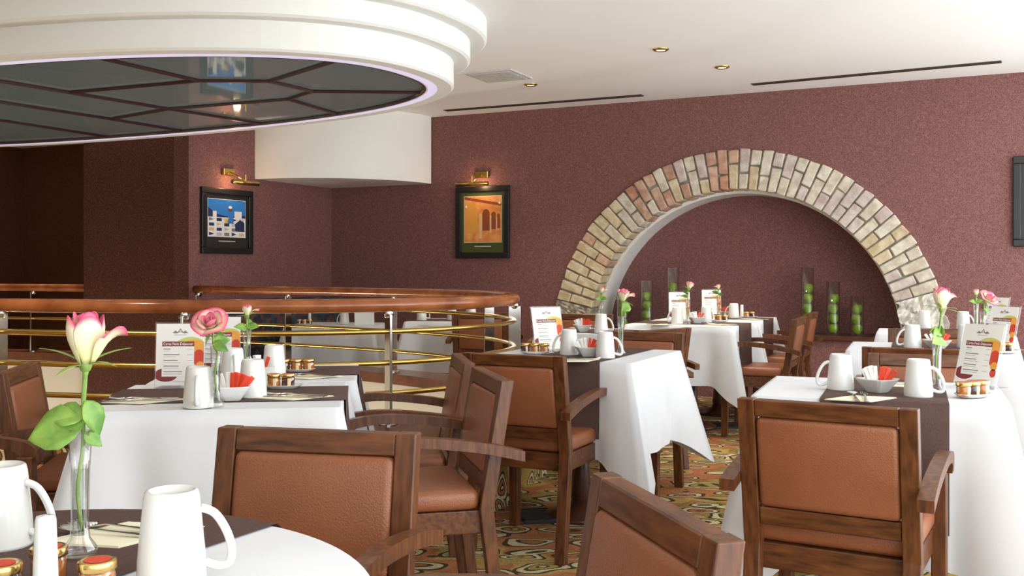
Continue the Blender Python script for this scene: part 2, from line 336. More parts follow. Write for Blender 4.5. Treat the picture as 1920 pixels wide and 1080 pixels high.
def ang(p): 
    c = (p[0]-U0)/3.25; s = (p[1]-V0)/1.27
    return math.atan2(math.copysign(abs(s)**(EXPO/2), s), math.copysign(abs(c)**(EXPO/2), c)) % (2*PI)
def arc(a0, a1, n=14):                                               # counter-clockwise
    d = (a1-a0) % (2*PI); return [se(3.25, 1.27, a0+d*i/n) for i in range(n+1)]
nA, nB, nC, nD, nE, nL, nG = pu(372, 149), pu(505, 150), pu(586, 169), pu(540, 184), pu(316, 202), pu(130, 171), pu(207, 221)
a0, b0, c0, d0, f0, g0, h0 = [ang(pu(*p)) for p in ((180, 105), (620, 112), (838, 169), (665, 212), (450, 228), (310, 240), (185, 250))]
def ext(p, q, side):                                                 # run a line on until it meets the rim
    d = (q[0]-p[0], q[1]-p[1]); t = 1.0
    while t < 60:
        r = (p[0]+d[0]*t, p[1]+d[1]*t)
        if abs((r[0]-U0)/3.25)**EXPO+abs((r[1]-V0)/1.27)**EXPO > 1: return ang(r)
        t += 0.02
    return 0
fl = ext(nE, nL, 0); gl = ext(pu(310, 237), nG, 0); hl = ext(pu(185, 247), pu(0, 220), 0)
E = lambda a: se(3.25, 1.27, a)
panes = [[nL, nA] + arc(a0, fl)[::1] if False else [nL] + arc(fl, a0) + [nA],
         [nA] + arc(a0, b0) + [nB], [nB] + arc(b0, c0) + [nC], [nC] + arc(c0, d0) + [nD], [nA, nB, nC, nD, nE, nL],
         [nE, nD] + arc(d0, f0), [nE] + arc(f0, g0) + [nG], [nL, nE, nG] + arc(gl, fl), [nG] + arc(g0, h0) + arc(hl, gl), arc(h0, hl, 24)]
for pl in panes:
    bm = bmesh.new(); f = bm.faces.new([bm.verts.new(uv(p[0], p[1], ZG)) for p in pl])
    r = bmesh.ops.extrude_face_region(bm, geom=[f]); bmesh.ops.translate(bm, vec=(0, 0, 0.008), verts=[v for v in r['geom'] if isinstance(v, bmesh.types.BMVert)])
    rel(fin('glass_pane', bm, 'mirror'), cof)
def mull(p, q):
    bm = bmesh.new(); a, b = uv(*p, ZG-0.006), uv(*q, ZG-0.006); tube(bm, [a, b], 0.013, 6); rel(fin('mullion', bm, 'mullion'), cof)
for p, q in ((nA, E(a0)), (nA, nB), (nB, E(b0)), (nB, nC), (nC, E(c0)), (nC, nD), (nD, E(d0)), (nD, nE), (nE, nL), (nL, E(fl)), (nE, E(f0)), (nA, nL), (nG, nE), (nG, E(g0)), (nG, E(gl)), (E(h0), E(hl))): mull(p, q)
bm = bmesh.new(); tube(bm, [uv(*p, ZG-0.008) for p in ring(3.245, 1.265)], 0.014, 6, True); rel(fin('rim', bm, 'mullion'), cof)

# ceiling fittings
for (x, y), lab in zip(((1239, 92), (1354, 125), (995, 158), (-8.3, 6.9), (-8.6, 2.2), (-4.2, 1.9)), ('brass recessed ceiling spotlight, the one nearest the viewer', 'brass recessed ceiling spotlight beside the long right air slot', 'brass recessed ceiling spotlight beside the left air slot', 'recessed ceiling spotlight behind the oval ring, over the dark wall', 'recessed ceiling spotlight far left of the viewer', 'recessed ceiling spotlight over the left tables')):  # last three are added out of view to brighten the left side
    p = px(x, y, CEIL) if x > 300 else uv(x, y, CEIL); t = thing('ceiling_spotlight', lab, 'spotlight', (p.x, p.y, CEIL), 0, 'recessed ceiling spotlights')
    bm = bmesh.new(); lathe(bm, [(0.055, 0), (0.055, -0.006), (0.040, -0.014), (0.036, -0.006)], 24, False); fin('trim_ring', bm, 'brass', t, True)
    bm = bmesh.new(); lathe(bm, [(0, -0.004), (0.036, -0.005)], 20, False); fin('bulb', bm, 'lamp', t)
    l = bpy.data.lights.new('spot_lamp', 'SPOT'); l.energy = 60 if x > 300 else 190; l.color = (1, 0.87, 0.68); l.spot_size = 1.9; l.spot_blend = 0.8; l.shadow_soft_size = 0.05
    o = bpy.data.objects.new('spot_lamp', l); C.objects.link(o); o.parent = t; o.location = (0, 0, -0.03)
for (xa, ya), (xb, yb), lab in (((835, 207), (1205, 178), 'narrow dark air slot in the ceiling left of the arch'), ((1410, 158), (1878, 115), 'long dark air slot in the ceiling above the right wall')):
    a, b = px(xa, ya, CEIL), px(xb, yb, CEIL); d = (b-a); L = d.length; t = thing('air_slot', lab, 'air vent', (a.x, a.y, CEIL), math.atan2(d.y, d.x))
    bbox('frame', (0, L, -0.04, 0.04, -0.006, 0), 'slot', t, 0.001)
    for k in range(2): bbox('slot', (0.01, L-0.01, -0.026+k*0.028, -0.002+k*0.028, -0.009, -0.004), 'slot', t, 0)
p = px(935, 141, CEIL); t = thing('ceiling_vent', 'square pale ceiling vent beside the stepped oval ring', 'air vent', p, -PHI)
bbox('frame', (-0.2, 0.2, -0.2, 0.2, -0.012, 0), 'vent', t, 0.002)
for k in range(7): bbox('slat', (-0.17, 0.17, -0.17+k*0.05, -0.14+k*0.05, -0.018, -0.011), 'vent', t, 0)

# ------------------------------------------------------------ railing
RA, RB, RZ = 3.81, 1.65, 0.965
th0 = next(2*PI*i/2000 for i in range(1000) if se(RA, RB, 2*PI*i/2000)[0] < UL+0.10)
th1 = next(2*PI*i/2000 for i in range(2000) if se(RA, RB, 2*PI*i/2000)[0] < -7.30)
rail = thing('balcony_railing', 'curved balcony railing with glossy wooden handrail and brass rods', 'railing', uv(U0, V0-1.65, 0.375))
def rpath(z, n=150, a=RA, b=RB): return [uv(*se(a, b, th0-((th0-th1) % (2*PI))*i/n), z) for i in range(n+1)]
bm = bmesh.new(); tube(bm, rpath(RZ), 0.034, 16); rel(fin('handrail', bm, 'railwood', smooth=True), rail)
for z in (0.835, 0.68, 0.53):
    bm = bmesh.new(); tube(bm, rpath(z), 0.0135, 10); rel(fin('brass_rod', bm, 'brass', smooth=True), rail)
def theta_at(xpix, near):                                            # the railing point seen at a photo column
    best = None
    for i in range(4000):
        th = 2*PI*i/4000; p = uv(*se(RA, RB, th))
        if p.y < 1: continue
        x = 960+F*p.x/p.y; isn = se(RA, RB, th)[1] < V0+0.6
        if isn == near and (best is None or abs(x-xpix) < best[0]): best = (abs(x-xpix), th)
    return best[1]
for xp, near in ((2, True), (345, True), (728, True), (968, True), (372, False), (540, False), (737, False), (917, False), (62, False)):
    th = theta_at(xp, near); u_, v_ = se(RA, RB, th); e = 0.01
    t2 = se(RA, RB, th+e); d = uv(t2[0]-u_, t2[1]-v_).normalized(); p = uv(u_, v_)
    mt = Matrix.Translation(p) @ Matrix.Rotation(math.atan2(d.y, d.x), 4, 'Z')
    po = bbox('post', (-0.007, 0.007, -0.036, 0.036, 0.375, 0.92), 'steel', None, 0.002, 1, False, mt); rel(po, rail)
    bm = bmesh.new(); tube(bm, [mt @ Vector((-0.02, 0, 0.925)), mt @ Vector((0.02, 0, 0.925))], 0.022, 12); rel(fin('bracket', bm, 'steel', smooth=True), rail)
    bm = bmesh.new(); lathe(bm, [(0.05, 0), (0.05, 0.006), (0.02, 0.012)], 20); bmesh.ops.translate(bm, vec=p+Vector((0, 0, 0.375)), verts=bm.verts); rel(fin('foot_plate', bm, 'steel'), rail)

# ------------------------------------------------------------ brick arch
ar = thing('brick_arch', 'weathered cream and pink brick arch framing the wall niche', 'arch', uv(UA, VW, 0), -PHI)
RO = 1.70
def apt(r, th, y): return (-r*math.cos(th), y, ZA+r*math.sin(th))
bm = bmesh.new(); NN = 60
for i in range(NN):
    t0, t1 = PI*i/NN, PI*(i+1)/NN
    q = [bm.verts.new(apt(r, t, y)) for t in (t0, t1) for (r, y) in ((RI, 0.21), (RI, -0.012), (RO-0.012, -0.012), (RO-0.012, 0.0))]
    for k in range(3): bm.faces.new((q[k], q[k+1], q[k+5], q[k+4]))
bmesh.ops.remove_doubles(bm, verts=bm.verts, dist=1e-4); fin('mortar_bed', bm, 'mortar', ar)
def brick(r0, r1, ta, tb, y0, m):
    bm = bmesh.new(); j = lambda s=0.008: random.uniform(-s, s); c = []
    for y in (y0+j(0.006), 0.2):
        for r, t in ((r0, ta), (r1, ta), (r1, tb), (r0, tb)): c.append(bm.verts.new(apt(r+j(), t+j(0.0025), y+(j(0.004) if y < 0.1 else 0))))
    for f in ((0,1,2,3),(7,6,5,4),(0,4,5,1),(1,5,6,2),(2,6,7,3),(3,7,4,0)): bm.faces.new([c[i] for i in f])
    bevel(bm, 0.007, 1); fin('brick', bm, m, ar)
nb, ta, tb = 44, math.radians(13), math.radians(163)
for i in range(nb):
    t0 = ta+(tb-ta)*i/nb+0.0045; t1 = ta+(tb-ta)*(i+1)/nb-0.0045
    cut = RI+(RO-RI)*random.choice((0.36, 0.40) if i % 2 else (0.60, 0.64)); left = i < nb*0.5
    pick = lambda: random.choice((0, 0, 0, 2, 1) if i < 12 else (1, 1, 3, 0, 4, 2) if i < 23 else (2, 2, 0, 4, 4, 2))
    brick(RI-0.008, cut-0.006, t0, t1, -0.030, BR[pick()]); brick(cut+0.006, RO, t0, t1, -0.030, BR[pick()])
for side, m in ((0, 'stoneg'), (1, 'stonew')):                        # rough stone feet of the arch
    bm = bmesh.new(); t_end = ta if side == 0 else PI-tb; rows = []
    for k in range(22):
        f_ = k/21; row = []
        for c in range(13):
            r = RI+(RO-RI)*c/12; th = t_end*f_
            x, _, z = apt(r+(0.02 if c in (0, 12) else 0)*random.uniform(-1, 1), th, 0); z = z if k else 0.0
            if side: x = -x
            row.append(bm.verts.new((x, -0.028-random.uniform(0, 0.022), z if k else 0.0)))
        rows.append(row)
    for a, b in zip(rows, rows[1:]):
        for c in range(12): bm.faces.new((a[c], a[c+1], b[c+1], b[c]))
    for a, b in zip(rows, rows[1:]):                                  # inner return
        for col in (0, 12):
            i0 = bm.verts.new((a[col].co.x, 0.2 if col == 0 else 0, a[col].co.z)); i1 = bm.verts.new((b[col].co.x, 0.2 if col == 0 else 0, b[col].co.z)); bm.faces.new((a[col], b[col], i1, i0))
    fin('stone_foot', bm, m, ar)
# niche shelf
sh = thing('niche_shelf', 'dark wooden ledge inside the arch niche carrying the apple vases', 'shelf', uv(UA, VW+0.27, 0), -PHI)
bbox('front_panel', (-1.325, 1.325, -0.10, 0.24, 0.0, 0.535), 'wallpaper', sh, 0); bbox('ledge', (-1.325, 1.325, -0.14, 0.245, 0.535, 0.575), 'darkwood', sh, 0.004)

# ------------------------------------------------------------ furniture kits
def yb(z): return -0.205-max(z-0.42, 0)*0.17
def make_chair():
    t = thing('dining_chair', '', 'chair')
    def sheared(name, dims, m, bev, seg=1, smooth=False):
        bm = bmesh.new(); box(bm, *dims); bevel(bm, bev, seg)
        for v in bm.verts: v.co.y += yb(v.co.z)
        return fin(name, bm, m, t, smooth)
    for s in (-1, 1):
        bm = bmesh.new(); prism(bm, [(-0.275, 0), (-0.24, 0), (-0.185, 0.42), (yb(0.808)+0.02, 0.808), (yb(0.808)-0.02, 0.808), (-0.228, 0.42)], 'x', s*0.222, s*0.178); bevel(bm, 0.003); fin('back_post', bm, 'wood', t)
        bm = bmesh.new(); prism(bm, [(0.215, 0), (0.172, 0), (0.165, 0.595), (0.21, 0.595)], 'x', s*0.235, s*0.195); bevel(bm, 0.003); fin('front_leg', bm, 'wood', t)
        up = spline([(0, -0.315, 0.598), (0, -0.18, 0.630), (0, 0.02, 0.651), (0, 0.15, 0.642), (0, 0.205, 0.618), (0, 0.222, 0.575)], 5)
        lo = spline([(0, -0.315, 0.568), (0, -0.17, 0.600), (0, 0.02, 0.621), (0, 0.13, 0.612), (0, 0.165, 0.593), (0, 0.175, 0.575)], 5)
        bm = bmesh.new(); n = len(up); L = []
        for i in range(n):
            k = i/(n-1); x0, x1 = s*(0.222-0.0*k), s*(0.262-0.012*k)
            L.append([bm.verts.new((x, q.y, q.z)) for x, q in ((x0, up[i]), (x1, up[i]), (x1, lo[i]), (x0, lo[i]))])
        for a, b in zip(L, L[1:]):
            for k in range(4): bm.faces.new((a[k], a[(k+1) % 4], b[(k+1) % 4], b[k]))
        bm.faces.new(L[0]); bm.faces.new(L[-1][::-1]); fin('armrest', bm, 'wood', t)
    sheared('top_rail', (-0.178, 0.178, -0.019, 0.019, 0.762, 0.807), 'woodh', 0.003)
    sheared('lower_rail', (-0.178, 0.178, -0.016, 0.016, 0.470, 0.518), 'woodh', 0.003)
    sheared('back_pad', (-0.1775, 0.1775, -0.021, 0.026, 0.519, 0.761), 'leather', 0.016, 3, True)
    bm = bmesh.new(); box(bm, -0.205, 0.205, -0.19, 0.225, 0.415, 0.478); bevel(bm, 0.024, 4)
    for v in bm.verts: v.co.z += 0.012*max(0, 1-(v.co.x/0.2)**2)*max(0, 1-(v.co.y/0.22)**2) if v.co.z > 0.46 else 0
    fin('seat', bm, 'leather', t, True)
    bm = bmesh.new(); box(bm, -0.2, 0.2, -0.195, 0.2, 0.345, 0.415); bevel(bm, 0.003); fin('seat_frame', bm, 'woodh', t)
    return t
chairs = Kit(make_chair)
def chair(x, y, face, label): return chairs.put((x, y, 0), face-PI/2, label, 'brown leather dining armchairs')
AV, AU = math.atan2(CU, SU), -PHI                                     # headings of the v and u axes

class Table:
    """cloth-covered table; local x along its width, origin at its middle on the floor"""
    def __init__(s, cx, cy, w_, d_, rz, label, drop=0.40, cor=0.36, seed=0, run=None, clabel='', rlabel='', height=0.0, tight=None):
        s.tight = tight; s.c, s.w, s.d, s.rz, s.drop, s.cor, s.dz = Vector((cx, cy, 0)), w_, d_, rz, drop, cor, height
        rnd = random.Random(seed); s.ph = [rnd.uniform(0, 6.28) for _ in range(8)]
        t = thing('dining_table', label, 'table', (cx, cy, 0), rz, 'cloth covered dining tables'); zt = 0.745+height
        bbox('tabletop', (-w_/2+0.004, w_/2-0.004, -d_/2+0.004, d_/2-0.004, zt-0.03, zt), 'darkwood', t, 0.003)
        bm = bmesh.new(); lathe(bm, [(0.035, 0.03), (0.05, 0.10), (0.035, 0.22), (0.032, zt-0.03)], 16); fin('pedestal', bm, 'darkwood', t, True)
        bm = bmesh.new(); lathe(bm, [(0.17, 0), (0.17, 0.02), (0.06, 0.05), (0.04, 0.09)], 20); fin('foot', bm, 'darkwood', t, True)
        N = 26; per = []
        for sd in range(4):
            for i in range(N): per.append((sd, i/N))
        bm = bmesh.new(); K = 9; rows = []
        for k in range(-1, K+1): rows.append([bm.verts.new(s.pt(sd, f, max(k, 0)/K, inset=(k < 0))) for sd, f in per])
        n = len(per)
        for a, b in zip(rows, rows[1:]):
            for i in range(n): bm.faces.new((a[i], a[(i+1) % n], b[(i+1) % n], b[i]))
        bm.faces.new(rows[0]); o = fin('tablecloth', bm, 'cloth', None, True); o.location = (cx, cy, 0); o.rotation_euler = (0, 0, rz)
        tag(o, clabel or label, 'tablecloth', 'white tablecloths')
        if run:
            ax, off, rw = run; bm = bmesh.new(); pts = []
            hd = (w_ if ax == 'x' else d_); oth = (d_ if ax == 'x' else w_); L = []
            sides = (3, 1) if ax == 'x' else (0, 2)
            for c in range(7):
                a = off-rw/2+rw*c/6; col = []
                fr = a/oth+0.5
                def sp(sd, t):
                    ff = fr if sd in (0, 1) else 1-fr
                    p = s.pt(sd, ff, t); nrm = {0: (0, -1), 1: (1, 0), 2: (0, 1), 3: (-1, 0)}[sd]
                    return Vector((p[0]+nrm[0]*0.006, p[1]+nrm[1]*0.006, p[2]+0.0025*(t < 0.01)))
                for k in range(7, -1, -1): col.append(sp(sides[0], k/9))
                for k in range(1, 8):
                    q = -hd/2+hd*k/8; col.append(Vector((q, a, 0.7552+height)) if ax == 'x' else Vector((a, q, 0.7552+height)))
                for k in range(0, 8): col.append(sp(sides[1], k/9))
                L.append([bm.verts.new(p) for p in col])
            for a, b in zip(L, L[1:]):
                for i in range(len(a)-1): bm.faces.new((a[i], a[i+1], b[i+1], b[i]))
            o = fin('table_runner', bm, 'runner', None, True); o.location = (cx, cy, 0); o.rotation_euler = (0, 0, rz); tag(o, rlabel, 'table runner', 'brown table runners')
    def pt(s, sd, f, t, inset=False):
        hw, hd = s.w/2, s.d/2; ln = s.w if sd in (0, 2) else s.d
        x, y, nx, ny = {0: (-hw+s.w*f, -hd, 0, -1), 1: (hw, -hd+s.d*f, 1, 0), 2: (hw-s.w*f, hd, 0, 1), 3: (-hw, hd-s.d*f, -1, 0)}[sd]
        top = 0.7525+s.dz
        if inset: return (x*0.985, y*0.985, top)
        dc = min(f, 1-f)*ln; cw = math.exp(-(dc/0.075)**2); val = math.exp(-((dc-0.15)/0.06)**2)
        dx, dy = math.copysign(0.7071, x), math.copysign(0.7071, y)
        ox, oy = nx*(1-cw)+dx*cw, ny*(1-cw)+dy*cw
        if s.tight is not None:
            tx, ty = {0: (0, -1), 1: (1, 0), 2: (0, 1), 3: (-1, 0)}[s.tight]
            dt = ox*tx+oy*ty
            if dt > 0: ox -= tx*dt*0.85; oy -= ty*dt*0.85
        rip = math.sin(f*7+s.ph[sd])*0.016*(1-cw)
        out = 0.006+t*(0.035+0.15*cw-0.045*val+rip)
        return (x+ox*out, y+oy*out, top-0.004*(t > 0)-s.drop*(1+s.cor*cw)*t)

# ------------------------------------------------------------ tables
def from_corner(cx, cy, w_, d_, rz, dx=1, dy=1):                       # middle of a table whose near-left (dx=1) / near-right (dx=-1) corner is known
    c, s = math.cos(rz), math.sin(rz); ax, ay = dx*w_/2, dy*d_/2
    return cx+c*ax-s*ay, cy+s*ax+c*ay
R8 = math.radians(8)
c = from_corner(-0.49, 2.84, 0.70, 0.64, R8, -1); T2a = Table(*c, 0.70, 0.64, R8, 'square table under the white cloth, front of the left pair', seed=2, tight=2, run=('x', 0.0, 0.36), clabel='white cloth on the front left table with the big pink rose', rlabel='brown runner across the left table with the open pink rose')
c2 = (c[0]-0.65*math.sin(R8)+0.03, c[1]+0.65*math.cos(R8)); T2b = Table(*c2, 0.70, 0.60, R8, 'square table just behind the front left table, by the railing', seed=3, tight=0, run=('x', 0.05, 0.34), clabel='white cloth on the rear left table nearest the railing', rlabel='brown runner on the rear left table nearest the railing')
c = from_corner(0.49, 4.13, 0.72, 0.72, -PHI, -1); T3 = Table(*c, 0.72, 0.72, -PHI, 'square table in the middle with the wide draped corner', seed=4, run=('y', 0.05, 0.36), clabel='white cloth with pointed hanging corners on the middle table', rlabel='brown runner hanging down the front of the middle table')
T3b = Table(0.534, 6.25, 0.58, 0.58, -PHI, 'square table at the left foot of the brick arch', seed=5, run=('x', 0.0, 0.4), clabel='white cloth on the table at the left foot of the arch', rlabel='brown runner on the table at the left foot of the arch')
c = from_corner(0.80, 7.00, 0.75, 0.74, -PHI); T4a = Table(*c, 0.75, 0.74, -PHI, 'long-clothed table in front of the niche, nearer of two', seed=6, tight=2, run=('x', -0.02, 0.36), clabel='white cloth on the nearer table before the niche', rlabel='brown runner hanging from the nearer niche table')
p = uv(0, 0.755); T4b = Table(c[0]+p.x, c[1]+p.y, 0.75, 0.70, -PHI, 'table in front of the niche, farther of two', seed=7, tight=0, run=('x', 0.02, 0.36), clabel='white cloth on the farther table before the niche', rlabel='brown runner hanging from the farther niche table')
R24 = math.radians(-22)
c = from_corner(0.75, 3.10, 0.72, 0.60, R24); T5 = Table(*c, 0.72, 0.60, R24, 'right front table behind the large armchair', drop=0.48, seed=8, run=('y', 0.02, 0.36), clabel='white cloth falling long on the right front table', rlabel='brown runner hanging behind the large right armchair')
c = from_corner(1.61, 4.79, 0.75, 0.62, R24); T5b = Table(*c, 0.75, 0.62, R24, 'second table of the right row', drop=0.45, seed=9, run=('y', 0.0, 0.36), clabel='white cloth on the second table of the right row', rlabel='brown runner on the second table of the right row')
c = from_corner(2.19, 5.98, 0.75, 0.62, R24); T5c = Table(*c, 0.75, 0.62, R24, 'third and farthest table of the right row', seed=10, run=('y', 0.0, 0.36), clabel='white cloth on the farthest table of the right row', rlabel='brown runner on the farthest table of the right row')
T6a = Table(-1.52, 8.78, 0.78, 0.62, -PHI*0.3, 'table beyond the railing below the corner bulkhead', seed=11, clabel='plain white cloth beyond the railing without a runner', height=-0.10)
T6b = Table(-0.52, 8.30, 0.62, 0.60, -PHI*0.3, 'table beyond the railing below the arcade picture', seed=12, run=('x', 0, 0.36), clabel='white cloth beyond the railing partly under a brown runner', rlabel='brown runner on the table beyond the railing', height=-0.04)
# round table in front
RC, RR = Vector((-0.65, 1.145, 0)), 0.485
t = thing('round_table', 'round table with white cloth in the left foreground', 'table', RC)
bm = bmesh.new(); lathe(bm, [(0, 0.715), (RR-0.006, 0.715), (RR-0.006, 0.745), (0, 0.745)], 48, False); fin('tabletop', bm, 'darkwood', t)
bm = bmesh.new(); lathe(bm, [(0.22, 0), (0.22, 0.02), (0.06, 0.05), (0.04, 0.12), (0.04, 0.715)], 20); fin('pedestal', bm, 'darkwood', t, True)
bm = bmesh.new(); n = 96; rows = []
for k in range(-1, 9):
    tt = max(k, 0)/8; rows.append([bm.verts.new(((RR-0.008*(k < 0)+0.004*(k >= 0)+tt*(0.03+0.025*math.sin(9*a)))*math.cos(a), (RR-0.008*(k < 0)+0.004*(k >= 0)+tt*(0.03+0.025*math.sin(9*a)))*math.sin(a), 0.7525-0.004*(k >= 0)-0.4*tt)) for a in [2*PI*i/n for i in range(n)]])
for a, b in zip(rows, rows[1:]):
    for i in range(n): bm.faces.new((a[i], a[(i+1) % n], b[(i+1) % n], b[i]))
bm.faces.new(rows[0]); o = fin('tablecloth', bm, 'cloth', None, True); o.location = RC; tag(o, 'white round tablecloth in the left foreground', 'tablecloth')
bm = bmesh.new(); dr = Vector((0.48, 0.877, 0)); pr = Vector((0.877, -0.48, 0)); e0 = (Vector((-0.395, 1.477, 0))-RC).dot(pr); L = []
for k in range(9):
    o_ = e0-0.40*k/8; h = math.sqrt(RR**2-o_**2); row = [bm.verts.new(pr*o_+dr*(-h-0.012)+Vector((0, 0, 0.5))), bm.verts.new(pr*o_+dr*(-h-0.01)+Vector((0, 0, 0.748)))]
    row += [bm.verts.new(pr*o_+dr*(h*(-1+2*i/10))+Vector((0, 0, 0.7552))) for i in range(11)]
    row += [bm.verts.new(pr*o_+dr*(h+0.01)+Vector((0, 0, 0.748))), bm.verts.new(pr*o_+dr*(h+0.045)+Vector((0, 0, 0.5)))]; L.append(row)
for a, b in zip(L, L[1:]):
    for i in range(len(a)-1): bm.faces.new((a[i], a[i+1], b[i+1], b[i]))
o = fin('table_runner', bm, 'runner'); o.location = RC; tag(o, 'brown runner across the round foreground table', 'table runner')

# ------------------------------------------------------------ chairs (x, y of the seat middle, heading)
def from_back(xa, ya, xb, yb_, side):                                  # top corners of the backrest in plan, and which side it faces
    d = Vector((xb-xa, yb_-ya)).normalized(); nrm = Vector((-d.y, d.x))*side
    m = Vector(((xa+xb)/2, (ya+yb_)/2))+nrm*0.27
    return m.x, m.y, math.atan2(nrm.y, nrm.x)
chair(*from_back(0.600, 2.63, 0.985, 2.41, 1), 'large armchair seen from behind at the right front table')
chair(*from_back(-0.19, 4.03, 0.20, 3.84, 1), 'armchair seen from behind at the middle table')
chair(*from_back(-0.62, 2.15, -0.20, 2.06, -1), 'armchair facing the round foreground table, front leather visible')
chair(*from_back(0.155, 1.655, 0.270, 1.255, -1), 'cropped armchair back at the bottom edge, nearest the viewer')
chair(*from_back(-0.115, 3.42, -0.02, 3.04, -1), 'side-on armchair at the front left table, nearer of two')
chair(*from_back(-0.22, 3.98, -0.155, 3.58, -1), 'side-on armchair at the rear left table, half hidden')
chair(*from_back(-1.74, 3.62, -1.66, 3.22, 1), 'armchair at the left photo edge with its backrest showing')
chair(-1.60, 2.70, 0.06, 'armchair cut by the left photo edge, only its arms showing')
chair(*from_back(0.50, 5.42, 0.905, 5.22, -1), 'armchair on the far side of the middle table, facing the viewer')
chair(*from_back(0.68, 5.42, 1.01, 5.70, 1), 'armchair with its back to the viewer by the left arch foot table')
chair(0.42, 7.15, AV+PI, 'armchair beyond the left arch foot table, against the arch')
chair(*from_back(1.87, 6.59, 2.05, 6.99, 1), 'armchair right of the nearer niche table, side on')
chair(*from_back(2.20, 7.40, 2.38, 7.80, 1), 'armchair right of the farther niche table, below the apple vases')
chair(*from_back(1.43, 4.00, 1.84, 3.84, -1), 'armchair between the first two right tables, leather front visible')
chair(*from_back(1.52, 4.32, 1.93, 4.16, 1), 'armchair drawn up to the second right table, back to the viewer')
chair(*from_back(2.14, 5.62, 2.52, 5.46, -1), 'armchair on the far side of the second right table')
chair(*from_back(-0.44, 7.66, -0.05, 7.58, 1), 'armchair beyond the railing at the table below the arcade picture')

# ------------------------------------------------------------ tableware kits
def make_mug():
    t = thing('mug', '', 'mug'); bm = bmesh.new()
    lathe(bm, [(0.0385, 0.0), (0.0425, 0.0), (0.0428, 0.004), (0.0415, 0.03), (0.0345, 0.105), (0.0325, 0.113), (0.030, 0.115), (0.0275, 0.1145), (0.026, 0.111), (0, 0.110)], 32, False); fin('body', bm, 'china', t, True)
    bm = bmesh.new(); tube(bm, spline([(0.035, 0, 0.090), (0.052, 0, 0.082), (0.066, 0, 0.060), (0.073, 0, 0.036), (0.070, 0, 0.018), (0.056, 0, 0.015), (0.040, 0, 0.021)], 5), 0.0055, 8); fin('handle', bm, 'china', t, True)
    return t
mugs = Kit(make_mug)
def make_vase():
    t = thing('bud_vase', '', 'vase'); bm = bmesh.new()
    lathe(bm, [(0, 0.002), (0.021, 0.002), (0.0235, 0.006), (0.022, 0.013), (0.013, 0.026), (0.0115, 0.05), (0.013, 0.12), (0.0165, 0.175), (0.0152, 0.175), (0.0115, 0.12), (0.010, 0.05), (0.009, 0.03), (0, 0.028)], 24, False); fin('glass_body', bm, 'glass', t, True)
    bm = bmesh.new(); lathe(bm, [(0, 0.030), (0.0088, 0.032), (0.0098, 0.05), (0.0108, 0.118), (0, 0.118)], 16, False); fin('water', bm, 'water', t, True); return t
vases = Kit(make_vase)
def leaf_mesh(bm, L, W, mtx, fold=0.15):
    rows = []
    for i in range(9):
        f = i/8; wd = W*math.sin(PI*f**0.8)*(1+0.06*(i % 2)); rows.append([bm.verts.new(mtx @ Vector((s*wd, f*L, fold*abs(s)*wd*2-0.25*L*f*f))) for s in (-1, -0.5, 0, 0.5, 1)])
    for a, b in zip(rows, rows[1:]):
        for k in range(4): bm.faces.new((a[k], a[k+1], b[k+1], b[k]))
    return bm
def rot(x=0, y=0, z=0): return Matrix.Rotation(z, 4, 'Z') @ Matrix.Rotation(y, 4, 'Y') @ Matrix.Rotation(x, 4, 'X')
def solid(o, th):
    md = o.modifiers.new('thickness', 'SOLIDIFY'); md.thickness = th; return o
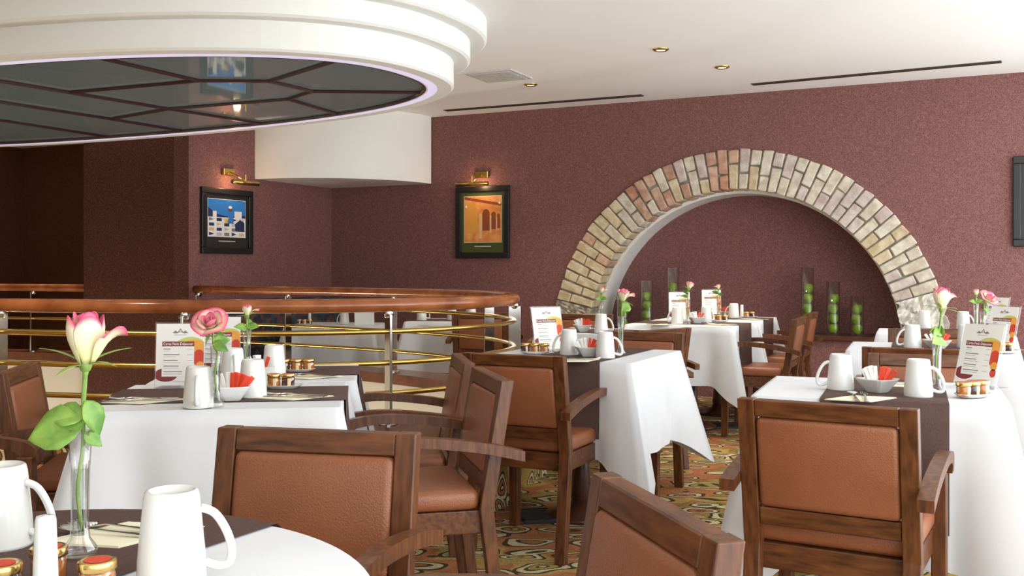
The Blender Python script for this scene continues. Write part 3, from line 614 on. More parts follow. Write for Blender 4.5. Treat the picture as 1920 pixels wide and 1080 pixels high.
def make_rose(H, openness, lean, leaves, pm='petal', size=1.0, inner='petal', tilt=0.0):
    t = thing('rose', '', 'rose'); lx, ly = lean; hd = Vector((lx, ly, H)); HM = Matrix.Translation(hd) @ rot(tilt)
    bm = bmesh.new(); tube(bm, spline([(0.003, 0, 0.036), (-0.004, 0.002, 0.09), (0.004, 0, 0.15), (lx*0.6, ly*0.6, H*0.82), hd], 5), [0.0030]*16+[0.0036]*4+[0.0048], 8); fin('stem', bm, 'stem', t, True)
    bm = bmesh.new(); lathe(bm, [(0, -0.004), (0.006, 0), (0.0085, 0.006), (0.008, 0.012), (0, 0.013)], 12, False); bmesh.ops.translate(bm, vec=hd, verts=bm.verts); fin('hip', bm, 'stem', t, True)
    def petal(ang_, r0, ht, wd, flare, m, lift=0.0):
        bm = bmesh.new(); ul = bm.loops.layers.uv.new('UVMap'); rows = []; nu, nv = 8, 8
        for j in range(nv+1):
            v = j/nv; row = []
            for i in range(nu+1):
                a = (i/nu-0.5)*2; e = 1-0.24*a*a*(v**2)
                r = r0*(0.35+0.75*math.sin(min(v*1.9, 1.45)))+flare*max(0, v-0.45)**1.6*3.0+0.002*abs(a)*v
                th = ang_+a*wd*(0.55+0.45*math.sin(PI*min(v+0.12, 0.58))); r *= 1-0.22*(1-openness)*max(0, v-0.55)/0.45
                row.append(bm.verts.new((r*math.cos(th), r*math.sin(th), lift+ht*v*e-flare*0.6*max(0, v-0.7)*1.5)))
            rows.append(row)
        for j in range(nv):
            for i in range(nu):
                f = bm.faces.new((rows[j][i], rows[j][i+1], rows[j+1][i+1], rows[j+1][i]))
                for lp, vv in zip(f.loops, (j/nv, j/nv, (j+1)/nv, (j+1)/nv)): lp[ul].uv = (0.5, vv)
        bmesh.ops.transform(bm, matrix=HM @ Matrix.Translation((0, 0, 0.009)), verts=bm.verts); solid(fin('petal', bm, m, t, True), 0.0008)
    s = size
    for k in range(3): petal(k*2.09+0.3, 0.0065*s, 0.050*s, 1.15, 0.0, inner)
    for k in range(3): petal(k*2.09+1.2, 0.0120*s, 0.052*s, 1.0, openness*0.004, inner)
    for k in range(4): petal(k*1.57+0.6, 0.0170*s, 0.049*s, 0.85, openness*0.014, pm)
    if openness > 0.5:
        for k in range(5): petal(k*1.256+0.1, 0.0190*s, 0.042*s, 0.75, openness*0.026, pm)
    else: petal(-0.2, 0.0195*s, 0.044*s, 0.55, 0.030, pm)
    for k in range(5):
        bm = leaf_mesh(bmesh.new(), 0.042*s, 0.0042, HM @ Matrix.Translation((0, 0, 0.008)) @ rot(0, 0, k*1.256+0.4) @ rot(random.uniform(-0.1, 0.7)) @ Matrix.Translation((0, 0.006, 0))); solid(fin('sepal', bm, 'stem', t, True), 0.0006)
    for z, a, L, W, tl in leaves:
        bm = leaf_mesh(bmesh.new(), L, W, Matrix.Translation((lx*z/H, ly*z/H, z)) @ rot(0, 0, a) @ rot(tl) @ rot(0, -1.0 if math.sin(a) > 0 else 1.0)); solid(fin('leaf', bm, 'leaf', t, True), 0.0006)
    return t
def make_bowl():
    t = thing('sugar_bowl', '', 'bowl'); bm = bmesh.new(); prof = [(0.025, 0), (0.027, 0.002), (0.052, 0.040), (0.0525, 0.043), (0.049, 0.043), (0.026, 0.007)]; rings = []
    for r, z in prof:
        rg = []
        for i in range(32):
            a = 2*PI*i/32+PI/4; cc, ss = math.cos(a), math.sin(a); k = 1/(abs(cc)**7+abs(ss)**7)**(1/7); rg.append(bm.verts.new((r*cc*k, r*ss*k, z+(0.004*(k-1) if z > 0.03 else 0))))
        rings.append(rg)
    for a, b in zip(rings, rings[1:]):
        for i in range(32): bm.faces.new((a[i], a[(i+1) % 32], b[(i+1) % 32], b[i]))
    bm.faces.new(rings[0][::-1]); bm.faces.new(rings[-1]); fin('body', bm, 'china', t); return t
bowls = Kit(make_bowl)
smesh = {}
def sachet(loc, rx, ry, m, label, group):
    if m not in smesh:
        bm = bmesh.new(); box(bm, -0.0065, 0.0065, -0.0016, 0.0016, 0, 0.076); bevel(bm, 0.0012); o = fin('sugar_sachet', bm, m); smesh[m] = o
    else: o = smesh[m].copy(); C.objects.link(o)
    o.location = loc; o.rotation_euler = (rx, ry, random.uniform(-0.5, 0.5)); tag(o, label, 'sachet', group)
def bowl(p, rz, where, nred, nwhite):
    bowls.put(p, rz, 'square white china sugar bowl '+where, 'sugar bowls')
    for i in range(nred): f = (i+0.5)/nred; sachet((p.x+(0.002+0.012*f if nwhite > 2 else -0.014+0.028*f), p.y-0.007+0.007*(i % 3), p.z+0.0075), random.uniform(-0.2, 0.2), (0.05+0.65*f if nwhite > 2 else -0.45+1.15*f), 'red', 'red sugar stick in the bowl '+where, 'red sachets '+where)
    for i in range(nwhite): f = (i+0.5)/nwhite; sachet((p.x-0.002-0.012*f, p.y-0.007+0.007*(i % 3), p.z+0.0078), random.uniform(-0.2, 0.2), 0.05-0.7*f, 'paper', 'white sugar stick in the bowl '+where, 'white sachets '+where)
jk = {}
def make_jar(fill):
    def f():
        t = thing('jam_jar', '', 'jar'); bm = bmesh.new(); lathe(bm, [(0, 0), (0.019, 0), (0.0205, 0.003), (0.0205, 0.028), (0.0185, 0.032), (0, 0.032)], 20, False); fin('jam', bm, fill, t, True)
        bm = bmesh.new(); lathe(bm, [(0.0195, 0), (0.0213, 0.003), (0.0213, 0.028), (0.0192, 0.033)], 20, False); fin('glass', bm, 'glass', t, True)
        bm = bmesh.new(); lathe(bm, [(0.0215, 0.032), (0.0225, 0.033), (0.0225, 0.042), (0.0205, 0.044), (0.017, 0.0432), (0, 0.0432)], 24, False); ld = fin('lid', bm, 'gold', t, True)
        bm = bmesh.new(); lathe(bm, [(0, 0.0434), (0.015, 0.0434), (0.015, 0.0438), (0, 0.0438)], 20, False); fin('lid_print', bm, 'printred', ld)
        bm = bmesh.new(); A = []
        for i in range(7):
            a = -PI/2+(i-3)*0.085+0.35; A.append((bm.verts.new((0.0216*math.cos(a), 0.0216*math.sin(a), 0.003)), bm.verts.new((0.0216*math.cos(a), 0.0216*math.sin(a), 0.030))))
        for a, b in zip(A, A[1:]): bm.faces.new((a[0], b[0], b[1], a[1]))
        fin('paper_label', bm, 'jarlabel', t); return t
    return f
for k in ('amber', 'berry'): jk[k] = Kit(make_jar(k))
def make_dish():
    t = thing('jam_dish', '', 'dish'); bm = bmesh.new(); rings = []
    for r, z in ((0.030, 0), (0.036, 0.001), (0.047, 0.011), (0.0485, 0.0125), (0.044, 0.0105), (0.034, 0.004)):
        rings.append([bm.verts.new((1.45*(r+0.0012*math.cos(12*a)*(z > 0.008))*math.cos(a), 0.85*(r+0.0012*math.cos(12*a)*(z > 0.008))*math.sin(a), z)) for a in [2*PI*i/72 for i in range(72)]])
    for a, b in zip(rings, rings[1:]):
        for i in range(72): bm.faces.new((a[i], a[(i+1) % 72], b[(i+1) % 72], b[i]))
    bm.faces.new(rings[0][::-1]); bm.faces.new(rings[-1]); fin('body', bm, 'china', t, True); return t
dishes = Kit(make_dish)
def jam(p, rz, where, fills, dish=True):
    if dish: dishes.put(p, rz, 'small white scalloped dish holding jam jars '+where, 'jam dishes')
    n = len(fills); c, s = math.cos(rz), math.sin(rz)
    names = {1: ('',), 2: ('left', 'right'), 3: ('left', 'middle', 'right')}[n]
    for i, f in enumerate(fills):
        q = (i-(n-1)/2)*0.0465 if n < 3 else (i-1)*0.0455
        jk[f].put((p.x+c*q, p.y+s*q, p.z+(0.0042 if dish else 0)), 0, names[i]+' gold-lidded jar of '+('amber honey ' if f == 'amber' else 'dark jam ')+where, 'jam jars')
def make_salt():
    t = thing('salt_shaker', '', 'shaker'); bm = bmesh.new(); lathe(bm, [(0, 0), (0.0145, 0), (0.0152, 0.003), (0.0118, 0.098), (0.0105, 0.1025), (0, 0.104)], 24, False); fin('body', bm, 'china', t, True)
    for k in range(3):
        bm = bmesh.new(); lathe(bm, [(0, 0.1041), (0.001, 0.1040)], 6, False, (0.004*math.cos(k*2.1), 0.004*math.sin(k*2.1), 0)); fin('hole', bm, 'ink', t)
    return t
salts = Kit(make_salt)
def make_napkin():
    t = thing('napkin', '', 'napkin'); bm = bmesh.new()
    for k, (z, sc_) in enumerate(((0, 1.0), (0.0016, 0.97))):
        q = [(-0.115*sc_, -0.01), (0.0, -0.075*sc_), (0.12*sc_, 0.005), (0.01, 0.07*sc_)]
        A = [bm.verts.new((x, y, z)) for x, y in q]; B = [bm.verts.new((x, y, z+0.0012)) for x, y in q]; bm.faces.new(A[::-1]); bm.faces.new(B)
        for i in range(4): bm.faces.new((A[i], A[(i+1) % 4], B[(i+1) % 4], B[i]))
    fin('folded_paper', bm, 'napkin', t); return t
napkins = Kit(make_napkin)
def strip(bm, prof, th):                                              # prof: (x, half width, z)
    rows = [[bm.verts.new((x, -h, z)), bm.verts.new((x, h, z)), bm.verts.new((x, h, z-th)), bm.verts.new((x, -h, z-th))] for x, h, z in prof]
    for a, b in zip(rows, rows[1:]):
        for k in range(4): bm.faces.new((a[k], a[(k+1) % 4], b[(k+1) % 4], b[k]))
    bm.faces.new(rows[0]); bm.faces.new(rows[-1][::-1])
HND = [(-0.10, 0.007, 0.003), (-0.05, 0.0055, 0.004), (0.0, 0.003, 0.006), (0.035, 0.003, 0.008)]
def make_fork():
    t = thing('fork', '', 'fork'); bm = bmesh.new(); strip(bm, HND+[(0.045, 0.008, 0.0065), (0.06, 0.0115, 0.004)], 0.002); fin('handle', bm, 'steel', t)
    for k in range(4):
        bm = bmesh.new(); y = -0.009+k*0.006; rows = [(0.058, 0.0045), (0.075, 0.0035), (0.092, 0.0055), (0.10, 0.0085)]
        tube(bm, [(x, y, z) for x, z in rows], [0.0015, 0.0015, 0.0013, 0.0007], 6); fin('tine', bm, 'steel', t, True)
    return t
def make_spoon():
    t = thing('spoon', '', 'spoon'); bm = bmesh.new(); strip(bm, HND+[(0.045, 0.003, 0.007)], 0.002); fin('handle', bm, 'steel', t)
    bm = bmesh.new(); rows = []
    for j in range(5):
        r = j/4; rows.append([bm.verts.new((0.066+0.024*r*math.cos(a), 0.016*r*math.sin(a), 0.0025+0.006*r*r)) for a in [2*PI*i/20 for i in range(20)]])
    for a, b in zip(rows, rows[1:]):
        for i in range(20): bm.faces.new((a[i], a[(i+1) % 20], b[(i+1) % 20], b[i]))
    bmesh.ops.remove_doubles(bm, verts=bm.verts, dist=1e-6); solid(fin('spoon_bowl', bm, 'steel', t, True), 0.001); return t
def make_knife():
    t = thing('knife', '', 'knife'); bm = bmesh.new(); strip(bm, [(-0.10, 0.006, 0.004), (-0.02, 0.007, 0.004), (0.0, 0.005, 0.004)], 0.003); fin('handle', bm, 'steel', t)
    bm = bmesh.new(); strip(bm, [(0.0, 0.005, 0.003), (0.03, 0.0095, 0.003), (0.09, 0.009, 0.003), (0.11, 0.002, 0.003)], 0.0012); fin('blade', bm, 'steel', t); return t
forks, spoons, knives = Kit(make_fork), Kit(make_spoon), Kit(make_knife)
def setting(p, rz, where, cut='fk', crz=None):
    napkins.put(p, rz, 'folded cream napkin '+where, 'folded napkins'); crz = rz if crz is None else crz
    for i, ch in enumerate(cut):
        q = (i-(len(cut)-1)/2)*0.030; z = p.z+0.0035
        kit, nm = {'f': (forks, 'fork'), 's': (spoons, 'spoon'), 'k': (knives, 'knife')}[ch]
        kit.put((p.x-math.sin(crz)*q, p.y+math.cos(crz)*q, z), crz+0.06*(i-0.5), 'steel '+nm+' on the napkin '+where, 'cutlery')
def make_card(lean=0.26):
    t = thing('menu_card', '', 'menu'); T = Matrix.Rotation(-lean, 4, 'X'); W, H = 0.078, 0.212
    def part(name, m, fn, par=t):
        bm = bmesh.new(); fn(bm); bmesh.ops.transform(bm, matrix=T, verts=bm.verts); return fin(name, bm, m, par, recalc=True)
    part('acrylic_stand', 'acrylic', lambda bm: box(bm, -W-0.004, W+0.004, -0.004, 0.004, 0.001, H+0.006))
    bbox('acrylic_foot', (-W-0.004, W+0.004, -0.004, 0.075, 0, 0.003), 'acrylic', t, 0)
    pp = part('printed_sheet', 'paper', lambda bm: box(bm, -W, W, -0.0052, -0.0044, 0.012, H))
    def flat(name, m, pts, d=0.0056):
        def fn(bm): bm.faces.new([bm.verts.new((x, -d, z)) for x, z in pts])
        return part(name, m, fn, pp)
    R = lambda x0, x1, z0, z1: [(x0, z0), (x1, z0), (x1, z1), (x0, z1)]
    def ell(cx, cz, rx, rz, a0=0, a1=2*PI, n=24): return [(cx+rx*math.cos(a0+(a1-a0)*i/n), cz+rz*math.sin(a0+(a1-a0)*i/n)) for i in range(n)]
    clip = lambda pts: [(max(min(x, W-0.001), -W+0.001), z) for x, z in pts]
    flat('print_fruit', 'green', clip(ell(0.035, 0.135, 0.052, 0.034)), 0.00535); flat('print_fruit', 'orange', clip(ell(0.048, 0.128, 0.045, 0.032)), 0.00545)
    flat('print_fruit', 'printred', clip(ell(0.062, 0.10, 0.020, 0.028))); flat('print_fruit', 'orange', clip(ell(0.066, 0.075, 0.014, 0.014)), 0.0057); flat('print_fruit', 'printred', clip(ell(0.066, 0.052, 0.012, 0.014)), 0.0057)
    flat('print_cup', 'maroon', clip(ell(-0.045, 0.045, 0.038, 0.022)), 0.0055)
    flat('print_panel', 'paper', R(-0.058, 0.046, 0.040, 0.142), 0.0059); flat('print_banner', 'maroon', R(-0.058, 0.046, 0.138, 0.154), 0.0061)
    flat('print_crest', 'ink', [(-0.026, 0.182), (-0.016, 0.190), (-0.009, 0.185), (0, 0.197), (0.009, 0.185), (0.016, 0.190), (0.026, 0.182), (0.012, 0.180), (0, 0.186), (-0.012, 0.180)])
    flat('print_crest', 'jarlabel', ell(0, 0.187, 0.004, 0.005), 0.0058); flat('print_crest', 'inkl', R(-0.02, 0.02, 0.174, 0.1765))
    for k in range(5):
        z = 0.128-k*0.0185; flat('print_line', 'ink', R(-0.053, -0.053+(0.022, 0.052, 0.046, 0.050, 0.062)[k], z, z+0.003), 0.0062); flat('print_line', 'inkl', R(-0.053, -0.053+(0.020, 0.040, 0.055, 0.050, 0.06)[k], z-0.0065, z-0.0045), 0.0062); flat('print_line', 'inkl', R(0.024, 0.042, z, z+0.0025), 0.0062)
    flat('print_line', 'inkl', R(-0.022, 0.03, 0.022, 0.0245), 0.0058)
    cu = bpy.data.curves.new('lettering', 'FONT'); cu.body = 'Carte Petit D\u00e9jeuner'; cu.size = 0.0122; cu.align_x = 'CENTER'; cu.offset = 0.00012
    to = bpy.data.objects.new('lettering_curve', cu); C.objects.link(to); me = bpy.data.meshes.new_from_object(to.evaluated_get(bpy.context.evaluated_depsgraph_get())); bpy.data.objects.remove(to)
    xs = [v.co.x for v in me.vertices]; k = 0.098/(max(xs)-min(xs)); me.transform(T @ Matrix.Translation((-0.006, -0.0064, 0.1422)) @ Matrix.Rotation(PI/2, 4, 'X') @ Matrix.Diagonal((k, 1, 1, 1)))
    me.materials.clear(); mesh_obj('lettering', me, 'paper', pp); return t
cards = Kit(make_card); upcards = Kit(lambda: make_card(0.07))
def make_roses():
    d = {}
    d['tall'] = Kit(lambda: make_rose(0.255, 0.15, (0.012, -0.01), [(0.180, 1.75, 0.078, 0.032, -0.12), (0.190, 1.45, 0.055, 0.018, 0.2), (0.215, -1.2, 0.055, 0.016, -1.1), (0.170, -1.4, 0.03, 0.010, -0.6)], size=1.38))
    d['open'] = Kit(lambda: make_rose(0.215, 1.0, (-0.006, -0.012), [(0.19, -0.9, 0.055, 0.018, 0.1), (0.185, -1.9, 0.05, 0.016, -0.4)], 'petal', 1.05, 'petalpink', 0.75))
    d['bud'] = Kit(lambda: make_rose(0.215, 0.2, (0.0, 0.0), [(0.19, -0.8, 0.055, 0.018, 0.5), (0.18, 1.9, 0.05, 0.016, 0.3), (0.185, -2.4, 0.045, 0.015, 0.2)], size=0.8))
    d['leafy'] = Kit(lambda: make_rose(0.235, 0.5, (0.004, -0.006), [(0.20, -1.2, 0.075, 0.026, 0.55), (0.19, -0.3, 0.05, 0.014, 0.3)], size=1.1, tilt=0.25))
    return d
roses = make_roses()
def flower(p, kind, rz, where):
    vases.put(p, 0, 'slim glass bud vase '+where, 'glass bud vases'); roses[kind].put((p.x, p.y, p.z), rz, {'tall': 'tall cream rose with pink rim and big leaf ', 'open': 'wide open pink rose ', 'bud': 'small cream and pink rose bud ', 'leafy': 'cream rose with pink tips '}[kind]+where, 'single roses')
def mug(p, rz, label): mugs.put(p, rz, label, 'upturned white mugs')

# ------------------------------------------------------------ round table ware
ZT = 0.7556
mug(px(322, 1088), 0.25, 'upturned white mug nearest the viewer on the round table')
mug(px(2, 1022), 0.0, 'upturned white mug cut by the left photo edge')
flower(px(150, 1043), 'tall', 0.0, 'on the round foreground table')
salts.put((-0.548, 1.17, ZT), 0, 'white salt shaker standing on the round foreground table')
for q, f, lab in (((-0.499, 1.198), 'amber', 'gold-lidded jar right of the salt shaker on the round table'), ((-0.583, 1.253), 'amber', 'gold-lidded honey jar behind the salt shaker on the round table'), ((-0.606, 1.183), 'berry', 'gold-lidded jar at the lower left photo corner')): jk[f].put((q[0], q[1], ZT), 0, lab, 'jam jars')
setting(px(225, 1003), 0.35, 'on the round foreground table', 'fs', 2.9)
# ------------------------------------------------------------ left tables
mug(px(372, 763), -1.35, 'upturned mug with handle to the viewer on the front left table')
mug(px(474, 744), 1.3, 'upturned mug beside the red sachets on the front left table')
flower(px(405, 764), 'open', 0.0, 'on the front left table')
bowl(px(434, 750), 0.3, 'on the front left table', 12, 3)
jam(px(527, 728), 0.12, 'on the front left table', ('amber', 'berry'))
upcards.put(px(337, 729), 0.02, 'acrylic breakfast menu card at the left on the front left table', 'menu cards')
setting(px(268, 752), 0.25, 'left of the menu on the front left table', 'fk', 3.3); setting(px(552, 745), 0.15, 'right of the mugs on the front left table', 'fk', 2.95)
mug(px(437, 714), -1.2, 'upturned mug behind the open pink rose on the rear left table')
mug(px(514, 706), 1.4, 'upturned mug at the right on the rear left table')
flower(px(463, 712), 'bud', 0.6, 'on the rear left table'); bowl(px(488, 709), 0.2, 'on the rear left table', 1, 7)
jam(px(556, 697), 0.1, 'on the rear left table', ('berry', 'amber', 'amber')); upcards.put(px(411, 701), 0.0, 'acrylic menu card on the rear left table behind the roses', 'menu cards')
setting(px(580, 707), 0.15, 'on the rear left table', 'fk', 3.0)
# ------------------------------------------------------------ middle tables
mug(px(1067, 665), 2.9, 'upturned mug with handle to the left on the middle table'); mug(px(1135, 671), -0.1, 'upturned mug with handle to the right on the middle table')
flower(px(1164, 665), 'leafy', 0.4, 'on the middle table'); bowl(px(1101, 668), 0.1, 'on the middle table', 4, 7)
jam(px(1003, 663), -0.25, 'on the middle table', ('berry', 'amber', 'amber')); cards.put(px(1032, 659), 0.45, 'acrylic menu card on the middle table beside the railing end', 'menu cards')
setting(px(1083, 676), 0.5, 'on the middle table', 'fk', 0.4)
mug(px(1127, 624), -0.1, 'upturned mug on the table at the left arch foot'); bowl(px(1092, 622), 0.2, 'on the table at the left arch foot', 4, 4)
flower(px(1128, 612), 'bud', 0.2, 'on the table at the left arch foot'); setting(px(1078, 618), 0.4, 'on the table at the left arch foot', 'fk', 0.3)
# ------------------------------------------------------------ tables before the niche
mug(px(1270, 607), 2.6, 'upturned mug at the left on the nearer niche table'); mug(px(1324, 604), 0.6, 'upturned mug at the right on the nearer niche table')
flower(px(1289, 608), 'leafy', 1.5, 'on the nearer niche table'); bowl(px(1306, 606), 0.1, 'on the nearer niche table', 2, 9)
upcards.put(px(1274, 601), 0.0, 'acrylic menu card on the nearer niche table', 'menu cards'); jam(px(1348, 603), 0.05, 'on the nearer niche table', ('berry', 'amber', 'berry'))
setting(px(1238, 609), 0.1, 'at the left on the nearer niche table', 'fk'); setting(px(1352, 609), 0.1, 'at the right on the nearer niche table', 'fk', 2.8)
mug(px(1376, 596), 2.5, 'upturned mug on the farther niche table'); salts.put(px(1391, 596), 0, 'white salt shaker on the farther niche table'); jam(px(1405, 596), 0.1, 'on the farther niche table', ('amber', 'berry'))
upcards.put(px(1334, 592), 0.0, 'acrylic menu card on the farther niche table', 'menu cards'); flower(px(1347, 596), 'bud', 2.0, 'on the farther niche table'); bowl(px(1361, 594), 0.1, 'on the farther niche table', 5, 0)
setting(px(1412, 599), -0.1, 'on the farther niche table', 'fk', 2.9)
# ------------------------------------------------------------ right tables
mug(px(1576, 730), 2.95, 'upturned mug with handle to the left on the right front table'); mug(px(1722, 743), -0.25, 'upturned mug with handle to the right on the right front table')
flower(px(1757, 737), 'tall', 0.9, 'on the right front table'); bowl(px(1645, 735), 0.6, 'on the right front table', 6, 8)
cards.put(px(1826, 726), -1.15, 'acrylic breakfast menu card on the right front table', 'menu cards'); jam(px(1824, 744), 0.55, 'on the right front table', ('amber', 'berry', 'amber'))
setting(px(1612, 748), 0.1, 'beside the bowl on the right front table', 'fs', 1.3); setting(px(1690, 722), 0.1, 'behind the bowl on the right front table', 'k')
mug(px(1711, 652), 2.95, 'upturned mug with handle to the left on the second right table'); mug(px(1811, 652), 0.2, 'upturned mug behind the menu on the second right table'); bowl(px(1757, 654), 0.2, 'on the second right table', 5, 5)
cards.put(px(1872, 655), -1.15, 'acrylic menu card on the second right table', 'menu cards'); jam(px(1884, 662), 0.3, 'on the second right table', ('amber', 'berry')); flower(px(1843, 648), 'open', 0.5, 'on the second right table'); setting(px(1735, 659), 0.1, 'on the second right table', 'f', 1.4)
mug(px(1806, 617), 0.1, 'upturned mug on the farthest right table'); mug(px(1733, 615), 2.5, 'upturned mug at the left on the farthest right table'); cards.put(px(1862, 619), -1.15, 'acrylic menu card on the farthest right table', 'menu cards'); flower(px(1830, 622), 'bud', 0.1, 'on the farthest right table')
# ------------------------------------------------------------ beyond the railing
def on(T, x, y): 
    c, s = math.cos(T.rz), math.sin(T.rz); return Vector((T.c.x+c*x-s*y, T.c.y+s*x+c*y, ZT+T.dz))
mug(on(T6a, 0.06, -0.05), 2.8, 'upturned mug beyond the railing beside the blank card'); salts.put(on(T6a, -0.26+0.02, -0.1), 0, 'white salt shaker beyond the railing'); jam(on(T6a, -0.25, -0.2), 0, 'beyond the railing', ('berry', 'amber', 'berry'))
bm = bmesh.new(); prism(bm, [(0, 0), (0.004, 0), (-0.03, 0.21), (-0.034, 0.21)], 'x', -0.085, 0.085); o = fin('menu_card', bm, 'paper'); o.location = on(T6a, 0.27, -0.15); tag(o, 'blank white back of a leaning card beyond the railing', 'menu')
for i, (x, lab) in enumerate(((-0.22, 'left'), (0.02, 'middle'), (0.2, 'right'))): mug(on(T6b, x, -0.08+0.08*(i == 1)), 0.5+i, lab+' upturned mug on the table below the arcade picture')
setting(on(T6b, 0.17, -0.22), 0.1, 'on the table below the arcade picture', 'fk')
# patterned bench in the corner
b = thing('corner_bench', 'dark multicoloured patterned bench below the blue framed picture', 'bench', uv(-5.92, 7.75, 0), -PHI)
bbox('base', (-0.30, 0.10, -0.75, 0.75, 0, 0.30), 'darkwood', b, 0.004); bbox('seat', (-0.30, 0.12, -0.75, 0.75, 0.30, 0.45), 'fabric', b, 0.03, 3, True); bbox('backrest', (-0.31, -0.17, -0.75, 0.75, 0.45, 0.86), 'fabric', b, 0.03, 3, True)

# ------------------------------------------------------------ apple vases
def make_cyl(h):
    def f():
        t = thing('glass_cylinder', '', 'vase'); bm = bmesh.new(); lathe(bm, [(0, 0), (0.055, 0), (0.056, 0.003), (0.056, h), (0.053, h), (0.053, 0.014), (0, 0.014)], 28, False); fin('glass_wall', bm, 'glass', t, True); return t
    return f
def make_apple():
    t = thing('apple', '', 'apple'); bm = bmesh.new()
    lathe(bm, [(0, 0.006), (0.012, 0.001), (0.022, 0.003), (0.037, 0.022), (0.0425, 0.045), (0.040, 0.064), (0.028, 0.079), (0.014, 0.0815), (0.004, 0.075), (0, 0.071)], 20, False); fin('flesh', bm, 'apple', t, True)
    bm = bmesh.new(); tube(bm, [(0, 0, 0.071), (0.002, 0, 0.082), (0.005, 0, 0.090)], 0.0015, 6); fin('stalk', bm, 'darkwood', t); return t
cyl = {h: Kit(make_cyl(h)) for h in (0.335, 0.455, 0.575)}; apples = Kit(make_apple)
for xp, h, n, lab in ((1168, 0.335, 3, 'short vase at the left end of the niche'), (1213, 0.455, 4, 'medium vase left of the niche middle'), (1262, 0.575, 5, 'tall vase left of the niche middle'), (1514, 0.575, 5, 'tall vase right of the niche middle'), (1562, 0.455, 4, 'medium vase right of the niche middle'), (1607, 0.335, 3, 'short vase at the right end of the niche')):
    r = (xp-960)/F; v = VW+0.27; u = v*(r*CU-SU)/(CU+r*SU); p = uv(u, v, 0.5752)
    cyl[h].put(p, 0, 'glass cylinder of green apples, '+lab, 'apple vases')
    for k in range(n):
        a = apples.put((p.x+random.uniform(-0.008, 0.008), p.y+random.uniform(-0.008, 0.008), p.z+0.0145+k*0.085), random.uniform(0, 6), 'green apple inside the '+lab, 'apples in the '+lab); a.rotation_euler = (random.uniform(-0.3, 0.3)*0.3, random.uniform(-0.3, 0.3)*0.3, random.uniform(0, 6))

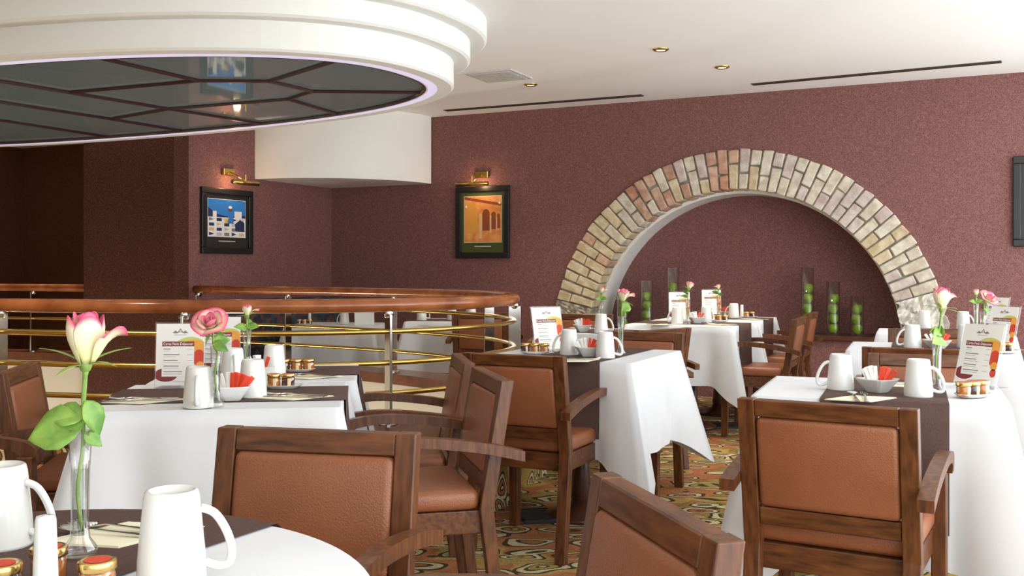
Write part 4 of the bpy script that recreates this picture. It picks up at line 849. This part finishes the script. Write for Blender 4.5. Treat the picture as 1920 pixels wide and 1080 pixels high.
# ------------------------------------------------------------ pictures and picture lamps (local x right, z up, facing -y)
def wall_pt(xp, yp, wall):
    r = (xp-960)/F
    if wall == 'back': v = VW; u = v*(r*CU-SU)/(CU+r*SU)
    else: u = UL; v = u*(CU+r*SU)/(r*CU-SU)
    p = uv(u, v); return Vector((p.x, p.y, CAMZ+(HOR-yp)*p.y/F))
def picture(x0, x1, y0, y1, wall, label, art):
    a, b = wall_pt(x0, (y0+y1)/2, wall), wall_pt(x1, (y0+y1)/2, wall); W = (Vector((b.x-a.x, b.y-a.y))).length; c = wall_pt((x0+x1)/2, 0, wall); s = F/c.y; zc = CAMZ+(HOR-(y0+y1)/2)/s; H = (y1-y0)/s
    t = thing('framed_picture', label, 'picture', ((a.x+b.x)/2, (a.y+b.y)/2, zc), -PHI if wall == 'back' else PI/2-PHI)
    fw = 0.055; bm = bmesh.new()
    for d in ((-W/2, W/2, H/2-fw, H/2), (-W/2, W/2, -H/2, -H/2+fw), (-W/2, -W/2+fw, -H/2+fw, H/2-fw), (W/2-fw, W/2, -H/2+fw, H/2-fw)): box(bm, d[0], d[1], -0.035, -0.002, d[2], d[3])
    bevel(bm, 0.006); fin('frame', bm, 'black', t)
    mtx = bbox('mount', (-W/2+fw, W/2-fw, -0.012, -0.004, -H/2+fw, H/2-fw), 'olive' if art == 2 else 'printdark', t, 0)
    if art == 0: return t
    def flat(name, m, pts, d):
        bm = bmesh.new(); bm.faces.new([bm.verts.new((x, -0.012-d, z)) for x, z in pts]); fin(name, bm, m, mtx)
    R = lambda a, b, c, d: [(a, c), (b, c), (b, d), (a, d)]
    iw, z0, z1 = W/2-fw-0.035, -H/2+fw+0.10, H/2-fw-0.045; zh = z1-z0
    flat('print_edge', 'paper', R(-iw-0.004, iw+0.004, z0-0.004, z1+0.004), 0.0006)
    if art == 1:
        flat('print_sky', 'blue', R(-iw, iw, z0, z1), 0.001); flat('print_trees', 'navy', [(-iw, z0+zh*0.5), (-iw, z0+zh*0.78), (-iw*0.8, z0+zh*0.7), (-iw*0.5, z0+zh*0.6), (0, z0+zh*0.55), (iw, z0+zh*0.6), (iw, z0+zh*0.4)], 0.0013)
        flat('print_wall', 'paper', R(-iw, iw, z0, z0+zh*0.52), 0.0016); flat('print_tower', 'paper', R(-iw*0.75, -iw*0.55, z0+zh*0.5, z0+zh*0.68), 0.0017); flat('print_tower', 'paper', R(iw*0.4, iw*0.8, z0+zh*0.5, z0+zh*0.7), 0.0017)
        for i in range(5):
            for j in range(4):
                x = -iw+2*iw*(i+0.12)/5; z = z0+zh*0.52*(j+0.15)/4; flat('print_block', ('navy', 'ink', 'jarlabel', 'inkl', 'navy')[(i*3+j*2) % 5], R(x, x+iw*0.27, z, z+zh*0.085) if (i+j) % 3 else [(x, z), (x+iw*0.27, z+zh*0.05), (x, z+zh*0.1)], 0.002)
        flat('print_bush', 'navy', [(iw*0.45, z0+zh*0.15), (iw*0.95, z0+zh*0.15), (iw*0.95, z0+zh*0.4), (iw*0.7, z0+zh*0.47), (iw*0.42, z0+zh*0.35)], 0.0023)
        flat('print_figure', 'blue', [(0, z0+zh*0.36), (iw*0.35, z0+zh*0.36), (iw*0.32, z0+zh*0.68), (iw*0.08, z0+zh*0.68)], 0.0026); flat('print_figure', 'yellow', [(-iw*0.15, z0+zh*0.36), (iw*0.02, z0+zh*0.36), (iw*0.1, z0+zh*0.55)], 0.0027)
        flat('print_figure', 'skin', [(iw*0.17+iw*0.11*math.cos(a), z0+zh*0.75+zh*0.065*math.sin(a)) for a in [2*PI*i/14 for i in range(14)]], 0.0028); flat('print_figure', 'paper', [(iw*0.17+iw*0.10*math.cos(a), z0+zh*0.80+zh*0.04*math.sin(a)) for a in [2*PI*i/14 for i in range(14)]], 0.0029)
    else:
        flat('print_hall', 'print1', R(-iw, iw, z0, z1), 0.001)
        def archp(cx, hw, zb, zt): return [(cx-hw, zb), (cx+hw, zb)] + [(cx+hw*math.cos(PI*i/12), zt-hw*1.2+hw*1.2*math.sin(PI*i/12)) for i in range(13)]
        for cx, hw, zb, zt, m in ((-iw*0.62, iw*0.34, 0.2, 0.85, 'yellow'), (iw*0.18, iw*0.20, 0.25, 0.72, 'print2'), (iw*0.58, iw*0.13, 0.28, 0.66, 'print2'), (iw*0.85, iw*0.08, 0.3, 0.62, 'print2')): flat('print_arch', m if m != 'yellow' else 'orange', archp(cx, hw, z0+zh*zb, z0+zh*zt), 0.0013)
        for cx, hw, zb, zt in ((-iw*0.12, iw*0.07, 0.08, 0.62), (iw*0.42, iw*0.045, 0.2, 0.58), (iw*0.75, iw*0.03, 0.25, 0.54)): flat('print_column', 'print3', R(cx-hw, cx+hw, z0+zh*zb, z0+zh*zt), 0.0016)
        flat('print_beam', 'print2', [(-iw, z1), (-iw, z1-zh*0.06), (iw, z1-zh*0.22), (iw, z1-zh*0.16)], 0.0016)
        for cx, cz in ((-iw*0.9, 0.78), (iw*0.9, 0.85)): flat('print_lamp', 'paper', [(cx+0.012*math.cos(a), z0+zh*cz+0.012*math.sin(a)) for a in [2*PI*i/12 for i in range(12)]], 0.0018)
    flat('print_caption', 'inkl', R(-iw*0.45, iw*0.45, z0-0.045, z0-0.037), 0.001)
    return t
picture(857, 957, 349, 484, 'back', 'black framed print of an orange arcade on the back wall', 2)
picture(374, 470, 354, 476, 'left', 'black framed print with blue sky and white patterned wall', 1)
picture(1899, 2010, 292, 462, 'back', 'black picture frame cut by the right photo edge', 0)
for (xp, yp), wall, side, lab in (((905, 328), 'back', -1, 'brass picture lamp above the orange arcade print'), ((425, 323), 'left', 1, 'brass picture lamp above the blue sky print')):
    p = wall_pt(xp, yp, wall); t = thing('picture_lamp', lab, 'lamp', p, -PHI if wall == 'back' else PI/2-PHI, 'brass picture lamps')
    bbox('wall_box', (-0.07, 0.07, -0.035, -0.001, -0.032, 0.032), 'brass', t, 0.004)
    bm = bmesh.new(); tube(bm, [(0, -0.035, 0), (0, -0.13, -0.04), (0, -0.22, -0.085)], 0.006, 8); fin('arm', bm, 'brass', t, True)
    bm = bmesh.new(); tube(bm, [(-0.17, -0.22, -0.105), (0.17, -0.22, -0.105)], 0.020, 12); fin('shade_tube', bm, 'brass', t, True)
    bm = bmesh.new(); tube(bm, [(0, -0.22, -0.09), (0, -0.22, -0.03)], 0.005, 6); fin('knob', bm, 'brass', t)
    l = bpy.data.lights.new('picture_bulb', 'POINT'); l.energy = 1.6; l.color = (1, 0.62, 0.35); l.shadow_soft_size = 0.03; o = bpy.data.objects.new('picture_bulb', l); C.objects.link(o); o.parent = t; o.location = (0, -0.12, -0.09)

# ------------------------------------------------------------ floor grilles
for (xp, yp), L, W, lab in (((1060, 968), 0.42, 0.24, 'black slatted floor grille under the middle table'), ((1348, 800), 0.5, 0.22, 'black slatted floor grille by the nearer niche table')):
    p = px(xp, yp, 0.0); t = thing('floor_grille', lab, 'grille', (p.x, p.y, 0.001), 0.15, 'black floor grilles')
    bbox('tray', (-L/2, L/2, -W/2, W/2, 0, 0.004), 'grille', t, 0)
    for k in range(8): bbox('slat', (-L/2, L/2, -W/2+W*(k+0.15)/8, -W/2+W*(k+0.7)/8, 0.004, 0.016), 'grille', t, 0.001)
